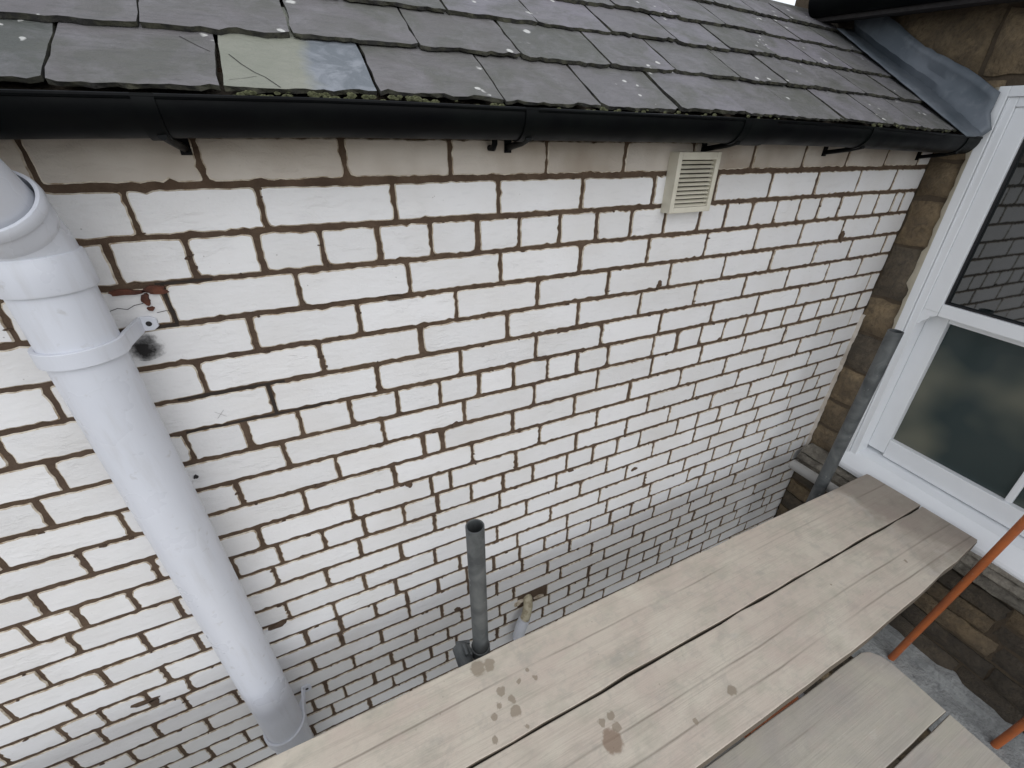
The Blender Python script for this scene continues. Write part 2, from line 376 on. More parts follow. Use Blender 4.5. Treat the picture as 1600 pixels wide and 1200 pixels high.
# scaffold boards
STAINS = [(0.448, 0.329, 0.036), (0.447, 0.374, 0.013), (0.479, 0.377, 0.014), (0.476, 0.350, 0.015), (0.255, 0.490, 0.019),
          (0.258, 0.521, 0.015), (0.294, 0.551, 0.009), (0.268, 0.449, 0.009), (0.327, 0.569, 0.008), (0.340, 0.542, 0.009),
          (0.818, 0.283, 0.019), (0.671, 0.269, 0.010), (0.200, 0.503, 0.012), (0.238, 0.551, 0.016), (0.220, 0.521, 0.010),
          (0.180, 0.456, 0.011), (0.203, 0.632, 0.030), (0.236, 0.628, 0.024), (1.398, 0.369, 0.008), (1.744, 0.315, 0.010)]
def board_material(name, stains, warm, lines=()):
    t = NT(name)
    a, b, d = warm
    grain = t.noise(3.0, 5, 0.6, t.mapped((0.32, 15, 15)), 0.35)
    fine = t.noise(3.0, 5, 0.65, t.mapped((2.2, 90, 90)))
    cloud = t.noise(4.0, 5, 0.6, t.mapped((1, 1.7, 1)), 0.6)
    c = t.mix(t.ramp(cloud, [(0.36, 0.0), (0.64, 1.0)]), a, b)
    c = t.mix(t.ramp(t.noise(9, 5, 0.65, t.mapped((1, 1.5, 1), (5, 2, 0))), [(0.48, 0.0), (0.66, 0.62)]), c, (0.44, 0.415, 0.335))
    c = t.mix(t.ramp(grain, [(0.53, 0.0), (0.565, 0.24), (0.60, 0.0)]), c, d)
    c = t.mix(t.ramp(fine, [(0.52, 0.0), (0.80, 0.15)]), c, d)
    sy = t.n.new('ShaderNodeSeparateXYZ'); t.l.new(t.pos, sy.inputs[0])
    wv = t.math('MULTIPLY', t.math('SUBTRACT', t.noise(1.6, 3, 0.5, t.mapped((1, 0.2, 0.2))), 0.5), 0.030)
    for ly in lines:                      # long drying cracks
        dl = t.math('ABSOLUTE', t.math('SUBTRACT', t.math('ADD', sy.outputs[1], wv), ly))
        brk = t.ramp(t.noise(2.2, 2, 0.5, None), [(0.40, 0.15), (0.56, 0.75)])
        c = t.mix(t.math('MULTIPLY', t.ramp(dl, [(0.0006, 1.0), (0.0020, 0.0)]), brk), c, (0.17, 0.14, 0.105))
    blot = t.noise(13, 5, 0.6)
    c = t.mix(t.ramp(blot, [(0.58, 0.0), (0.74, 0.45)]), c, (0.30, 0.285, 0.255))
    c = t.mix(t.ramp(t.noise(21, 5, 0.7, t.mapped((1, 1.5, 1), (1, 7, 0))), [(0.50, 0.0), (0.72, 0.40)]), c, (0.50, 0.41, 0.36))
    c = t.mix(t.ramp(t.noise(17, 6, 0.72, t.mapped((1, 1.3, 1), (8, 2, 0)), 0.4), [(0.53, 0.0), (0.66, 0.42)]), c, (0.40, 0.375, 0.32))
    scuff = t.noise(10, 5, 0.7, t.mapped((1, 2.4, 1), (3, 1, 0)))
    c = t.mix(t.ramp(scuff, [(0.62, 0.0), (0.74, 0.55)]), c, (0.60, 0.56, 0.50))
    specks = t.ramp(t.voronoi(38), [(0.0, 0.7), (0.05, 0.6), (0.10, 0.0)])
    gate = t.ramp(t.noise(6.0, 2), [(0.56, 0.0), (0.64, 0.7)])
    c = t.mix(t.math('MULTIPLY', specks, gate), c, (0.20, 0.15, 0.11))
    wob = t.math('MULTIPLY', t.math('SUBTRACT', t.noise(55, 3), 0.5), 0.022)
    for x, y, r in stains:
        dd = t.math('ADD', t.dist((x, y, -1.31)), wob)
        mr = t.n.new('ShaderNodeMapRange')
        mr.inputs['From Min'].default_value = r * 0.60
        mr.inputs['From Max'].default_value = r * 0.82
        mr.inputs['To Min'].default_value = 0.78
        mr.inputs['To Max'].default_value = 0.0
        t.l.new(dd, mr.inputs['Value'])
        c = t.mix(mr.outputs[0], c, (0.235, 0.160, 0.108) if r > 0.03 else (0.275, 0.225, 0.165))
    # dirty band near the butt end against the window, with dusty footmarks
    sp = t.n.new('ShaderNodeSeparateXYZ'); t.l.new(t.pos, sp.inputs[0])
    e = t.math('ADD', sp.outputs[0], t.math('MULTIPLY', t.noise(7, 4), 0.5))
    mr = t.n.new('ShaderNodeMapRange')
    mr.inputs['From Min'].default_value = 2.02; mr.inputs['From Max'].default_value = 2.22
    mr.inputs['To Max'].default_value = 0.62
    t.l.new(e, mr.inputs['Value'])
    c = t.mix(mr.outputs[0], c, (0.22, 0.18, 0.15))
    sm = t.ramp(t.math('ABSOLUTE', t.math('SUBTRACT', e, 2.09)), [(0.0, 0.55), (0.045, 0.0)])
    c = t.mix(t.math('MULTIPLY', sm, t.ramp(t.noise(18, 4), [(0.42, 0.0), (0.6, 1.0)])), c, (0.56, 0.52, 0.47))
    t.base(c)
    t.rough(0.75)
    h = t.math('ADD', t.math('MULTIPLY', fine, 0.6), t.math('MULTIPLY', grain, 0.8))
    t.bump(h, 0.35, 0.003)
    return t.m

M['board'] = board_material('scaffold_board_timber', STAINS, ((0.62, 0.565, 0.470), (0.56, 0.480, 0.405), (0.29, 0.25, 0.20)), (0.575, 0.335, 0.268))
M['board_grey'] = board_material('dusty_scaffold_board', [], ((0.50, 0.465, 0.385), (0.40, 0.365, 0.325), (0.27, 0.245, 0.20)), (0.145,))
t = NT('board_side_timber')
t.base(t.mix(t.noise(3.0, 5, 0.65, t.mapped((3, 60, 60))), (0.10, 0.080, 0.058), (0.17, 0.14, 0.105))); t.rough(0.9)
M['board_side'] = t.m

t = NT('galvanised_tube')
c = t.mix(t.ramp(t.noise(12, 5, 0.6, None, 1.0), [(0.38, 0.0), (0.68, 1.0)]), (0.085, 0.092, 0.095), (0.17, 0.18, 0.18))
c = t.mix(t.ramp(t.noise(30, 4), [(0.66, 0.0), (0.70, 0.8)]), c, (0.36, 0.36, 0.35))
t.base(c); t.rough(0.55); t.b.inputs['Metallic'].default_value = 0.45
M['steel'] = t.m

t = NT('pale_galvanised')
t.base(t.mix(t.noise(14, 5), (0.26, 0.255, 0.24), (0.40, 0.39, 0.37))); t.rough(0.6)
M['pale_steel'] = t.m

t = NT('orange_paint')
c = t.mix(t.ramp(t.noise(16, 5), [(0.40, 0.0), (0.72, 1.0)]), (0.43, 0.118, 0.030), (0.31, 0.090, 0.034))
c = t.mix(t.ramp(t.noise(60, 4), [(0.64, 0.0), (0.72, 0.6)]), c, (0.36, 0.22, 0.15))
t.base(c); t.rough(0.5)
M['orange'] = t.m

t = NT('yard_concrete')
t.base(t.mix(t.noise(3, 6), (0.15, 0.145, 0.135), (0.25, 0.24, 0.225))); t.rough(0.9)
M['concrete'] = t.m
t = NT('pencil'); t.base((0.42, 0.41, 0.41)); t.rough(0.8); M['pencil'] = t.m

# ------------------------------------------------------------------ mesh helpers
class MB:
    def __init__(self):
        self.v, self.f, self.mi = [], [], []

    def add(self, verts, faces, mi=0):
        o = len(self.v)
        self.v += [tuple(p) for p in verts]
        self.f += [tuple(i + o for i in f) for f in faces]
        self.mi += [mi] * len(faces)

    def box(self, a, b, fn=None, mi=0):
        (x0, y0, z0), (x1, y1, z1) = a, b
        vs_ = [(x0, y0, z0), (x1, y0, z0), (x1, y1, z0), (x0, y1, z0), (x0, y0, z1), (x1, y0, z1), (x1, y1, z1), (x0, y1, z1)]
        if fn:
            vs_ = [fn(*p) for p in vs_]
        self.add(vs_, [(0, 3, 2, 1), (4, 5, 6, 7), (0, 1, 5, 4), (1, 2, 6, 5), (2, 3, 7, 6), (3, 0, 4, 7)], mi)

    def sweep(self, rings, closed=True, caps=True, mi=0):
        """rings: list of equal-length point lists joined in order"""
        n = len(rings[0])
        o = len(self.v)
        for r in rings:
            self.v += [tuple(p) for p in r]
        for i in range(len(rings) - 1):
            for j in range(n if closed else n - 1):
                a, b = o + i * n + j, o + i * n + (j + 1) % n
                self.f.append((a, b, b + n, a + n)); self.mi.append(mi)
        if caps and closed:
            self.f.append(tuple(o + j for j in reversed(range(n)))); self.mi.append(mi)
            self.f.append(tuple(o + (len(rings) - 1) * n + j for j in range(n))); self.mi.append(mi)

    def tube(self, path, radii, n=20, caps=True, mi=0):
        path = [Vector(p) for p in path]
        if isinstance(radii, (int, float)):
            radii = [radii] * len(path)
        rings = []
        up = None
        for i, p in enumerate(path):
            d = (path[min(i + 1, len(path) - 1)] - path[max(i - 1, 0)])
            if d.length < 1e-9:
                d = path[i] - path[i - 2]
            d.normalize()
            if up is None:
                up = Vector((0, 0, 1)) if abs(d.z) < 0.9 else Vector((1, 0, 0))
            s = d.cross(up).normalized()
            up = s.cross(d).normalized()
            rings.append([p + (s * math.cos(2 * math.pi * j / n) + up * math.sin(2 * math.pi * j / n)) * radii[i] for j in range(n)])
        self.sweep(rings, True, caps, mi)

    def mesh(self, name, mats, smooth=False):
        me = bpy.data.meshes.new(name)
        me.from_pydata(self.v, [], self.f)
        for m in (mats if isinstance(mats, (list, tuple)) else [mats]):
            me.materials.append(m)
        if any(self.mi):
            me.polygons.foreach_set('material_index', self.mi)
        bm = bmesh.new(); bm.from_mesh(me)
        bmesh.ops.recalc_face_normals(bm, faces=bm.faces[:])
        bm.to_mesh(me); bm.free()
        if smooth:
            me.polygons.foreach_set('use_smooth', [True] * len(me.polygons))
            try:
                me.set_sharp_from_angle(angle=math.radians(38))
            except Exception:
                pass
        me.update()
        return me

    def obj(self, name, mats, parent=None, smooth=False, bevel=0.0):
        me = self.mesh(name, mats, smooth)
        if bevel:
            bm = bmesh.new(); bm.from_mesh(me)
            es = [e for e in bm.edges if len(e.link_faces) == 2 and e.calc_face_angle(0) > 0.6]
            bmesh.ops.bevel(bm, geom=es, offset=bevel, segments=2, affect='EDGES', profile=0.6, clamp_overlap=True)
            bm.to_mesh(me); bm.free()
        return link(name, me, parent)


def link(name, me, parent=None):
    o = bpy.data.objects.new(name, me)
    C.objects.link(o)
    if parent is not None:
        o.parent = parent
        o.matrix_parent_inverse = parent.matrix_world.inverted() if parent.type != 'EMPTY' else Matrix.Translation(-parent.location)
    return o


def tag(o, label=None, cat=None, group=None, kind=None):
    if label: o['label'] = label
    if cat: o['category'] = cat
    if group: o['group'] = group
    if kind: o['kind'] = kind
    return o


def empty(name, loc, label, cat, group=None):
    o = bpy.data.objects.new(name, None)
    o.empty_display_size = 0.1
    o.location = loc
    C.objects.link(o)
    return tag(o, label, cat, group)


# ------------------------------------------------------------------ ground
g = MB()
# yard by the wall, and an unseen step added to block light under boards
g.add([(-150, -1.3, GROUND), (150, -1.3, GROUND), (150, 150, GROUND), (-150, 150, GROUND),
       (-150, -1.3, -3.0), (150, -1.3, -3.0), (150, -150, -3.0), (-150, -150, -3.0)], [(0, 1, 2, 3), (4, 5, 1, 0), (7, 6, 5, 4)])
tag(g.obj('ground', M['concrete']), kind='structure')

# ------------------------------------------------------------------ white painted brick wall
wall = empty('brick_wall', (0.0, WALL, GROUND), 'white painted brick wall with dark brown pointing below the slate roof', 'wall')
CORNER = 2.207
w = MB()
w.box((-2.7, WALL + 0.0012, GROUND), (CORNER, WALL + 0.24, 0.10))
w.obj('mortar', M['mortar'], wall)

def visible_area(x0, x1, z0, z1):
    """rough size in the picture of a brick, 0 when out of frame or behind the boards"""
    cx, cz = (x0 + x1) / 2, (z0 + z1) / 2
    if cz < -1.31 and WALL * 1.31 / -cz < 0.652:
        return 0
    p = []
    for x, z in ((x0, z0), (x1, z0), (x1, z1), (x0, z1)):
        v = Vector((x, WALL, z)); d = v.dot(FWD)
        if d < 0.05: return 0
        p.append((800 + 665.94 * v.dot(RIGHT) / d, 600 + 665.94 * v.dot(DOWN) / d))
    if max(q[0] for q in p) < 0 or min(q[0] for q in p) > 1600 or max(q[1] for q in p) < 0 or min(q[1] for q in p) > 1200:
        return 0
    a = 0
    for i in range(4):
        a += p[i][0] * p[(i + 1) % 4][1] - p[(i + 1) % 4][0] * p[i][1]
    return abs(a) / 2

def brick_shape(mb, x0, x1, z0, z1, r, off, lod):
    """one painted brick: uneven outline, knocked-off corners, a chamfered lip into the joint"""
    cx, cz = (x0 + x1) / 2, (z0 + z1) / 2
    w2, h2 = (x1 - x0) / 2, (z1 - z0) / 2
    nx = max(2, int((x1 - x0) / (0.011 if lod else 0.05)))
    nz = 6 if lod else 2
    cr = [r.uniform(0.0015, 0.006) if r.random() < 0.72 else r.uniform(0.006, 0.015) for _ in range(4)]
    out = []
    def side(ax, az, bx, bz, n, ca, cb):
        L = math.hypot(bx - ax, bz - az)
        dx, dz = (bx - ax) / L, (bz - az) / L
        s0, s1 = ca, L - cb
        for i in range(n + 1):
            s = s0 + (s1 - s0) * i / n
            j = r.gauss(0, 0.0009) if 0 < i < n else 0
            if r.random() < 0.04: j += 0.0028          # a nick filled with mortar
            j += wav * math.sin(3.1 * i / n + ph)
            out.append((ax + dx * s - dz * j, az + dz * s + dx * j))
    wav, ph = r.uniform(-0.0008, 0.0008), r.uniform(0, 6)
    P = [(-w2, -h2), (w2, -h2), (w2, h2), (-w2, h2)]
    for i in range(4):
        a, b = P[i], P[(i + 1) % 4]
        side(a[0], a[1], b[0], b[1], nx if i % 2 == 0 else nz, cr[i], cr[(i + 1) % 4])
        cc_ = cr[(i + 1) % 4]
        sx, sz = (-1 if b[0] > 0 else 1), (-1 if b[1] > 0 else 1)
        out.append((b[0] + sx * cc_ * .28, b[1] + sz * cc_ * .28))
    proud = off
    n = len(out)
    inset = 0.0022
    tilt, tiltz = r.uniform(-0.006, 0.006), r.uniform(-0.014, 0.014)
    ring0 = [(cx + x, WALL + 0.012, cz + z) for x, z in out]
    ring1 = [(cx + x, WALL + 0.0008 - proud * 0.4, cz + z) for x, z in out]
    ring2 = [(cx + x * (1 - inset / w2), WALL - 0.0008 - proud + tilt * x + tiltz * z, cz + z * (1 - inset / h2)) for x, z in out]
    o = len(mb.v)
    mb.v += ring0 + ring1 + ring2
    for i in range(n):
        j = (i + 1) % n
        mb.f.append((o + i, o + j, o + n + j, o + n + i)); mb.mi.append(1)
        mb.f.append((o + n + i, o + n + j, o + 2 * n + j, o + 2 * n + i)); mb.mi.append(1)
    mb.f.append(tuple(o + 2 * n + i for i in range(n))); mb.mi.append(0)

ZB = list(BEDS)
while ZB[-1] > GROUND + 0.08:
    ZB.append(ZB[-1] - 0.0745)
bricks = []
rb = random.Random(23)
for k in range(-1, len(ZB) - 1):
    top, bot = (ZB[k], ZB[k + 1]) if k >= 0 else (ZB[0] + 0.08, ZB[0])
    if k in ROWS:
        js = ROWS[k]
    else:
        hd = k % 5 == 2
        p = 0.112 if hd else 0.227
        s = -2.7 + (0.0 if k % 2 else p / 2)
        js = []
        while s < CORNER - 0.05:
            js.append(s); s += p
    js = list(js) + [CORNER + 0.005]
    for i in range(len(js) - 1):
        x0, x1 = js[i], js[i + 1]
        if x1 < -2.68: continue
        bed = 0.0066 if k == 0 else 0.0052
        jt = 0.0046
        big = 1.6 if (rb.random() < 0.12) else 1.0
        a0 = x0 + jt * rb.uniform(0.7, 1.3)
        a1 = x1 - jt * rb.uniform(0.7, 1.3) * big
        c0 = bot + bed * rb.uniform(0.85, 1.15)
        c1 = top - bed * rb.uniform(0.85, 1.15)
        if k == 0: c0 += 0.001
        if k == 21 and abs(x0 - 0.419) < 0.01:
            a1 = 0.50                                    # the rest was cut away for the waste pipe
        bricks.append((visible_area(a0, a1, c0, c1), k, a0, a1, c0, c1))
order = sorted(range(len(bricks)), key=lambda i: -bricks[i][0])
singles = set(order[:300])
rest = MB(); rest_k = 0
for i, (ar, k, a0, a1, c0, c1) in enumerate(bricks):
    off = max(0.0, rb.gauss(0.0006, 0.0008))
    if i in singles:
        b = MB()
        brick_shape(b, a0, a1, c0, c1, rb, off, ar > 900)
        b.obj('brick', [M['paint_dust_shade'] if k <= 0 else M['paint'], M['edge']], wall)
    else:
        brick_shape(rest, a0, a1, c0, c1, rb, off, False)
tag(rest.obj('brick', [M['paint'], M['edge']], wall), kind='stuff')

def blob(mb, x, z, rx, rz, seed, th=0.003, n=18, base=None, mi=0):
    """flat uneven patch lying on the wall face"""
    r = random.Random(seed)
    b = WALL - 0.002 if base is None else base
    ph = [r.uniform(0, 6.28) for _ in range(3)]
    ring, ring2 = [], []
    for i in range(n):
        a = 2 * math.pi * i / n
        q = 1 + 0.18 * math.sin(2 * a + ph[0]) + 0.14 * math.sin(3 * a + ph[1]) + 0.10 * math.sin(5 * a + ph[2]) + r.uniform(-.08, .08)
        ring.append((x + rx * q * math.cos(a), b + 0.006, z + rz * q * math.sin(a)))
        ring2.append((x + rx * q * .9 * math.cos(a), b - th, z + rz * q * .9 * math.sin(a)))
    mb.sweep([ring, ring2], True, True, mi)

for j, (x, z, rx, rz) in enumerate([(1.822, -0.297, 0.011, 0.023), (-0.66, -1.362, 0.028, 0.009), (-0.64, -1.374, 0.012, 0.013),
                                    (-0.30, -1.254, 0.025, 0.010), (0.245, -1.535, 0.012, 0.010), (0.29, -0.70, 0.012, 0.010), (0.96, -0.376, 0.010, 0.012),
                                    (0.70, -1.02, 0.010, 0.008), (1.262, -0.86, 0.012, 0.008), (1.005, -1.125, 0.014, 0.008), (0.16, -0.312, 0.02, 0.006),
                                    (1.30, -0.62, 0.008, 0.008), (0.555, -0.545, 0.02, 0.006), (0.135, -0.868, 0.012, 0.010), (-0.085, -0.783, 0.018, 0.005)]):
    b = MB(); blob(b, x, z, rx, rz, 40 + j)
    b.obj('mortar_smear', M['mortar'], wall)
b = MB()
rt_ = random.Random(77)
vis = [q for q in bricks if q[0] > 350]
for i in range(420):
    ar, k, a0, a1, c0, c1 = rt_.choice(vis)
    if k <= 0: continue
    if rt_.random() < .75:
        x, z = rt_.uniform(a0, a1), rt_.choice((c0, c1))
    else:
        x, z = rt_.choice((a0, a1)), rt_.uniform(c0, c1)
    blob(b, x, z, rt_.uniform(.0015, .007), rt_.uniform(.0012, .0032), i, 0.0005, 8)
tag(b.obj('mortar_crumbs', M['mortar'], wall), kind='stuff')
b = MB(); blob(b, -0.327, -0.664, 0.004, 0.006, 3, 0.003)
b.obj('black_speck', M['soot'], wall)
# broken brick beside the pipe bracket, soot patch, painted shade strips for open joints, pencil cross
b = MB()
blob(b, -0.262, -0.241, 0.020, 0.008, 5); blob(b, -0.281, -0.256, 0.008, 0.010, 6); blob(b, -0.279, -0.274, 0.005, 0.005, 8)
b.obj('broken_face', M['red'], wall)
b = MB(); blob(b, -0.305, -0.240, 0.026, 0.006, 9)
b.obj('broken_edge', M['red'], wall)
b = MB()
for pts in ([(-0.345, -0.272), (-0.325, -0.266), (-0.312, -0.270), (-0.300, -0.264), (-0.286, -0.262)], [(-0.272, -0.282), (-0.258, -0.280), (-0.244, -0.284)],
            [(-0.280, -0.262), (-0.279, -0.276)]):
    for (xa, za), (xb, zb) in zip(pts, pts[1:]):
        b.add([(xa, WALL - 0.0052, za - 0.0006), (xb, WALL - 0.0052, zb - 0.0006), (xb, WALL - 0.0052, zb + 0.0006), (xa, WALL - 0.0052, za + 0.0006)], [(0, 1, 2, 3)])
b.obj('crack', M['soot'], wall)
b = MB(); blob(b, -0.314, -0.345, 0.040, 0.034, 14, 0.0045)
b.obj('soot_stain', M['soot_stain'], wall)
b = MB()
for (xa, xb, z, hh) in ((-0.30, -0.10, -0.4696, 0.004), (-0.31, -0.02, -0.5485, 0.003), (-0.36, -0.248, -0.3112, 0.0038), (-0.26, -0.17, -0.2313, 0.003)):
    n = 14
    lo = [(xa + (xb - xa) * i / n, WALL + 0.0004, z - hh * rb.uniform(.6, 1.1)) for i in range(n + 1)]
    hi = [(xa + (xb - xa) * i / n, WALL + 0.0004, z + hh * rb.uniform(.6, 1.1)) for i in range(n + 1)]
    b.add(lo + hi, [(i, i + 1, n + 2 + i, n + 1 + i) for i in range(n)])
b.box((-0.138, WALL + 0.0004, -0.546), (-0.131, WALL + 0.008, -0.472))
b.box((-0.253, WALL + 0.0004, -0.309), (-0.247, WALL + 0.008, -0.233))
b.obj('joint_shade_strip', M['void_shade'], wall)
b = MB()
for (xa, za, xb, zb) in ((-0.246, -0.510, -0.228, -0.526), (-0.229, -0.509, -0.245, -0.527)):
    b.add([(xa - .0007, WALL - 0.0056, za), (xa + .0007, WALL - 0.0056, za), (xb + .0007, WALL - 0.0056, zb), (xb - .0007, WALL - 0.0056, zb)], [(0, 1, 2, 3)])
b.obj('pencil_cross', M['pencil'], wall)
# lumpy painted fillet in the corner with the stone wall
b = MB()
n = 44
rings = []
for i in range(n + 1):
    z = -0.66 - 0.86 * i / n
    ww = 0.006 + 0.011 * rb.random() * min(1, i / 8)
    rings.append([(CORNER + 0.004, WALL + 0.01, z), (CORNER - ww, WALL + 0.004, z), (CORNER - ww * 0.8, WALL - 0.005, z), (CORNER - 0.003, WALL - 0.012 - 0.006 * rb.random(), z)])
b.sweep(rings, True, True)
b.obj('corner_fillet', M['paint_dust_shade'], wall)

# ------------------------------------------------------------------ slate roof
TH = math.radians(32.5)
GA = 0.1895 * 0.88          # course gauge along the slope
CT, ST = math.cos(TH), math.sin(TH)
EY, EZ = 0.88, 0.0528
def sag(x):
    pts = [(-3, -.040), (-1, -.022), (-.3, -.006), (0.1, 0), (1.0, -.003), (1.45, -.008), (1.8, -.016), (2.3, -.028)]
    for (a, va), (b_, vb) in zip(pts, pts[1:]):
        if x <= b_:
            return va + (vb - va) * max(0, (x - a)) / (b_ - a)
    return pts[-1][1]
def roof_pt(x, s, nrm=0.0):
    return (x, EY + s * CT - nrm * ST, EZ + s * ST + nrm * CT + sag(x))

roof = empty('slate_roof', (0.0, EY + 0.4, EZ), 'riven grey slate roof with white lichen spots above the white wall', 'roof')
NROW = 5
d = MB()
xs = [-2.7 + 0.2 * i for i in range(26)]
xs[-1] = 2.25
ridge_s = GA * 5.16
low = [roof_pt(x, 0.02, -0.012) for x in xs]; hi = [roof_pt(x, ridge_s, -0.012) for x in xs]
bk = [(x, 2 * (EY + ridge_s * CT) - EY, EZ - 0.05) for x in xs]
lo2 = [(x, WALL + 0.02, 0.075 + 0 * x) for x in xs]
n = len(xs)
for i in range(n - 1):
    d.add([low[i], low[i + 1], hi[i + 1], hi[i]], [(0, 1, 2, 3)])
    d.add([hi[i], hi[i + 1], bk[i + 1], bk[i]], [(0, 1, 2, 3)])
d.obj('roof_deck', M['stone_dark'], roof)
J0 = [-0.262, -0.060, 0.166, 0.396, 0.617, 0.833, 1.049, 1.262, 1.450, 1.653, 1.853, 2.02]
J1 = [-0.160, 0.057, 0.281, 0.505, 0.733, 0.934, 1.165, 1.358, 1.560, 1.745, 1.945]
J2 = [-0.055, 0.167, 0.387, 0.611, 0.827, 1.052, 1.252, 1.46, 1.66, 1.855, 2.04]
rs = random.Random(5)
def slate(x0, x1, k, mat, r, last=False):
    L = GA * 1.8 if not last else GA * 1.1
    th = r.uniform(0.0055, 0.0085)
    lift = 0.0125 + r.uniform(-0.001, 0.002)
    m = 16
    skew = r.uniform(-0.004, 0.004)
    drop = r.uniform(-0.006, 0.004)
    tail, tail_b = [], []
    y0 = 0.0
    for i in range(m + 1):
        x = x0 + (x1 - x0) * i / m
        j = r.gauss(0, 0.0019) + (0.006 if r.random() < 0.07 else 0)
        if i in (0, m): j += r.uniform(0, 0.006)
        s = k * GA + drop + skew * (i / m - .5) + j
        tail.append(roof_pt(x, s, lift + th))
        tail_b.append(roof_pt(x, s + r.uniform(-0.002, 0.003), lift))
    ns = 9
    def edge(xe, sgn):
        top, bt = [], []
        for i in range(1, ns + 1):
            s = k * GA + L * i / ns
            nn = lift * (1 - 1.25 * i / ns * L / 0.30)
            jx = r.gauss(0, 0.0014)
            top.append(roof_pt(xe + jx, s, nn + th)); bt.append(roof_pt(xe + jx, s, nn))
        return top, bt
    rt, rbm = edge(x1, 1); lt, lb = edge(x0, -1)
    loop_t = tail + rt + lt[::-1]
    loop_b = tail_b + rbm + lb[::-1]
    mb = MB()
    mb.v = loop_t + loop_b
    q = len(loop_t)
    mb.f.append(tuple(range(q))); mb.mi.append(0)
    mb.f.append(tuple(reversed(range(q, 2 * q)))); mb.mi.append(1)
    for i in range(q):
        jn = (i + 1) % q
        mb.f.append((i, q + i, q + jn, jn)); mb.mi.append(1)
    return mb.obj('slate', [mat, M['moss_edge']], roof)

for k in range(NROW):
    base_j = [J0, J1, J2][k] if k < 3 else None
    if base_j is None:
        src = J1 if k % 2 else J2
        base_j = [x + rs.uniform(-.008, .008) for x in src]
    js = list(base_j)
    while js[0] > -1.05: js.insert(0, js[0] - 0.222 + rs.uniform(-.004, .004))
    xend = 2.165 if k < 5 else 2.16
    js = [x for x in js if x < xend - 0.04] + [xend]
    for i in range(len(js) - 1):
        x0, x1 = js[i] + rs.uniform(0.0015, 0.0042), js[i + 1] - rs.uniform(0.0015, 0.0042)
        mid = (x0 + x1) / 2
        if k == 0 and abs(js[i] + 0.060) < 0.01:
            m_ = M['slate_pale']
        elif mid < 0.55 - 0.08 * k and k < 4:
            m_ = M['slate_dark']
        else:
            m_ = M['slate']
        o = slate(x0, x1, k, m_, rs, k == NROW - 1)
        if m_ is M['slate_pale']:
            tag(o, 'pale cream green slate with blue grey right edge')
# split lines in the pale slate and two neighbours
b = MB()
for line in ([(-.045, .100), (-.030, .070), (-.014, .046), (0.0, .032), (.012, .012), (.018, .002)], [(-.050, .020), (-.030, .026), (-.012, .034)],
             [(-.235, .030), (-.215, .050), (-.205, .058)], [(-.110, .150), (-.085, .120), (-.070, .105)]):
    for (xa, sa), (xb, sb) in zip(line, line[1:]):
        b.add([roof_pt(xa - .0007, sa, .0205 - sa * .05), roof_pt(xa + .0009, sa, .0205 - sa * .05), roof_pt(xb + .0009, sb, .0205 - sb * .05), roof_pt(xb - .0007, sb, .0205 - sb * .05)], [(0, 1, 2, 3)])
b.obj('split_line', M['soot'], roof)
# moss along the eaves
mo = MB()
for i in range(120):
    x = rs.uniform(0.05, 2.1) if i > 60 else rs.uniform(-0.05, 0.25)
    s = rs.uniform(-0.006, 0.003)
    p = Vector(roof_pt(x, s, rs.uniform(0.006, 0.016)))
    rr = rs.uniform(0.002, 0.0055)
    ring = [p + Vector((math.cos(a) * rr * 1.6, -0.3 * rr, math.sin(a) * rr * .7)) for a in (0, 1.05, 2.1, 3.14, 4.2, 5.25)]
    mo.add(ring + [p + Vector((0, -rr, rr * .6)), p + Vector((0, rr, 0))], [(j, (j + 1) % 6, 6) for j in range(6)] + [((j + 1) % 6, j, 7) for j in range(6)])
tag(mo.obj('moss', M['moss'], roof), kind='stuff')
rt = MB()                       # ridge
prof = [(-.05, -.022), (-.025, .0), (0, .008), (.025, .0), (.05, -.022), (.04, -.030), (0, -.006), (-.04, -.030)]
for i in range(11):
    xa, xb = -2.7 + .45 * i, -2.7 + .45 * i + .445
    if xb > 2.16: xb = 2.16
    if xa > 2.1: break
    b = MB()
    b.sweep([[(x, roof_pt(x, ridge_s)[1] + u, roof_pt(x, ridge_s)[2] + .004 + v) for u, v in prof] for x in (xa, xb)])
    b.obj('ridge_tile', M['slate_dark'], roof)

# ------------------------------------------------------------------ lead flashing
fl = MB()
n = 26
rings = []
rl = random.Random(3)
for i in range(n + 1):
    s = -0.045 + (0.66 + 0.045) * i / n
    y = EY + s * CT
    xw = 2.207 + 0.048 * (y - WALL)          # stone face here
    wv = 0.004 * math.sin(9 * s) + rl.uniform(-.002, .002)
    xi = 2.052 + 0.06 * i / n + rl.uniform(-.003, .003)
    ring = [roof_pt(xi, s, 0.024), roof_pt(xi + .05, s, 0.028 + wv), roof_pt(xi + 0.10, s, 0.034 + wv)]
    ring.append(roof_pt(xw - 0.040, s, 0.055 + wv))
    hh = 0.150 - 0.02 * i / n + 0.006 * math.sin(13 * s + 1) + rl.uniform(-.003, .003)
    for q in (0.45, 0.75, 1.0):
        p = roof_pt(xw - 0.030 + 0.004 * math.sin(7 * s + q * 3), s, 0)
        ring.append((p[0], p[1], p[2] + 0.045 + (hh - 0.045) * q))
    rings.append(ring)
fl.sweep(rings, False, False)
fo = fl.obj('lead_flashing', M['lead'], None, True)
so = fo.modifiers.new('thickness', 'SOLIDIFY'); so.thickness = 0.003
tag(fo, 'dull blue grey lead flashing dressed where slates meet the stone wall', 'flashing')

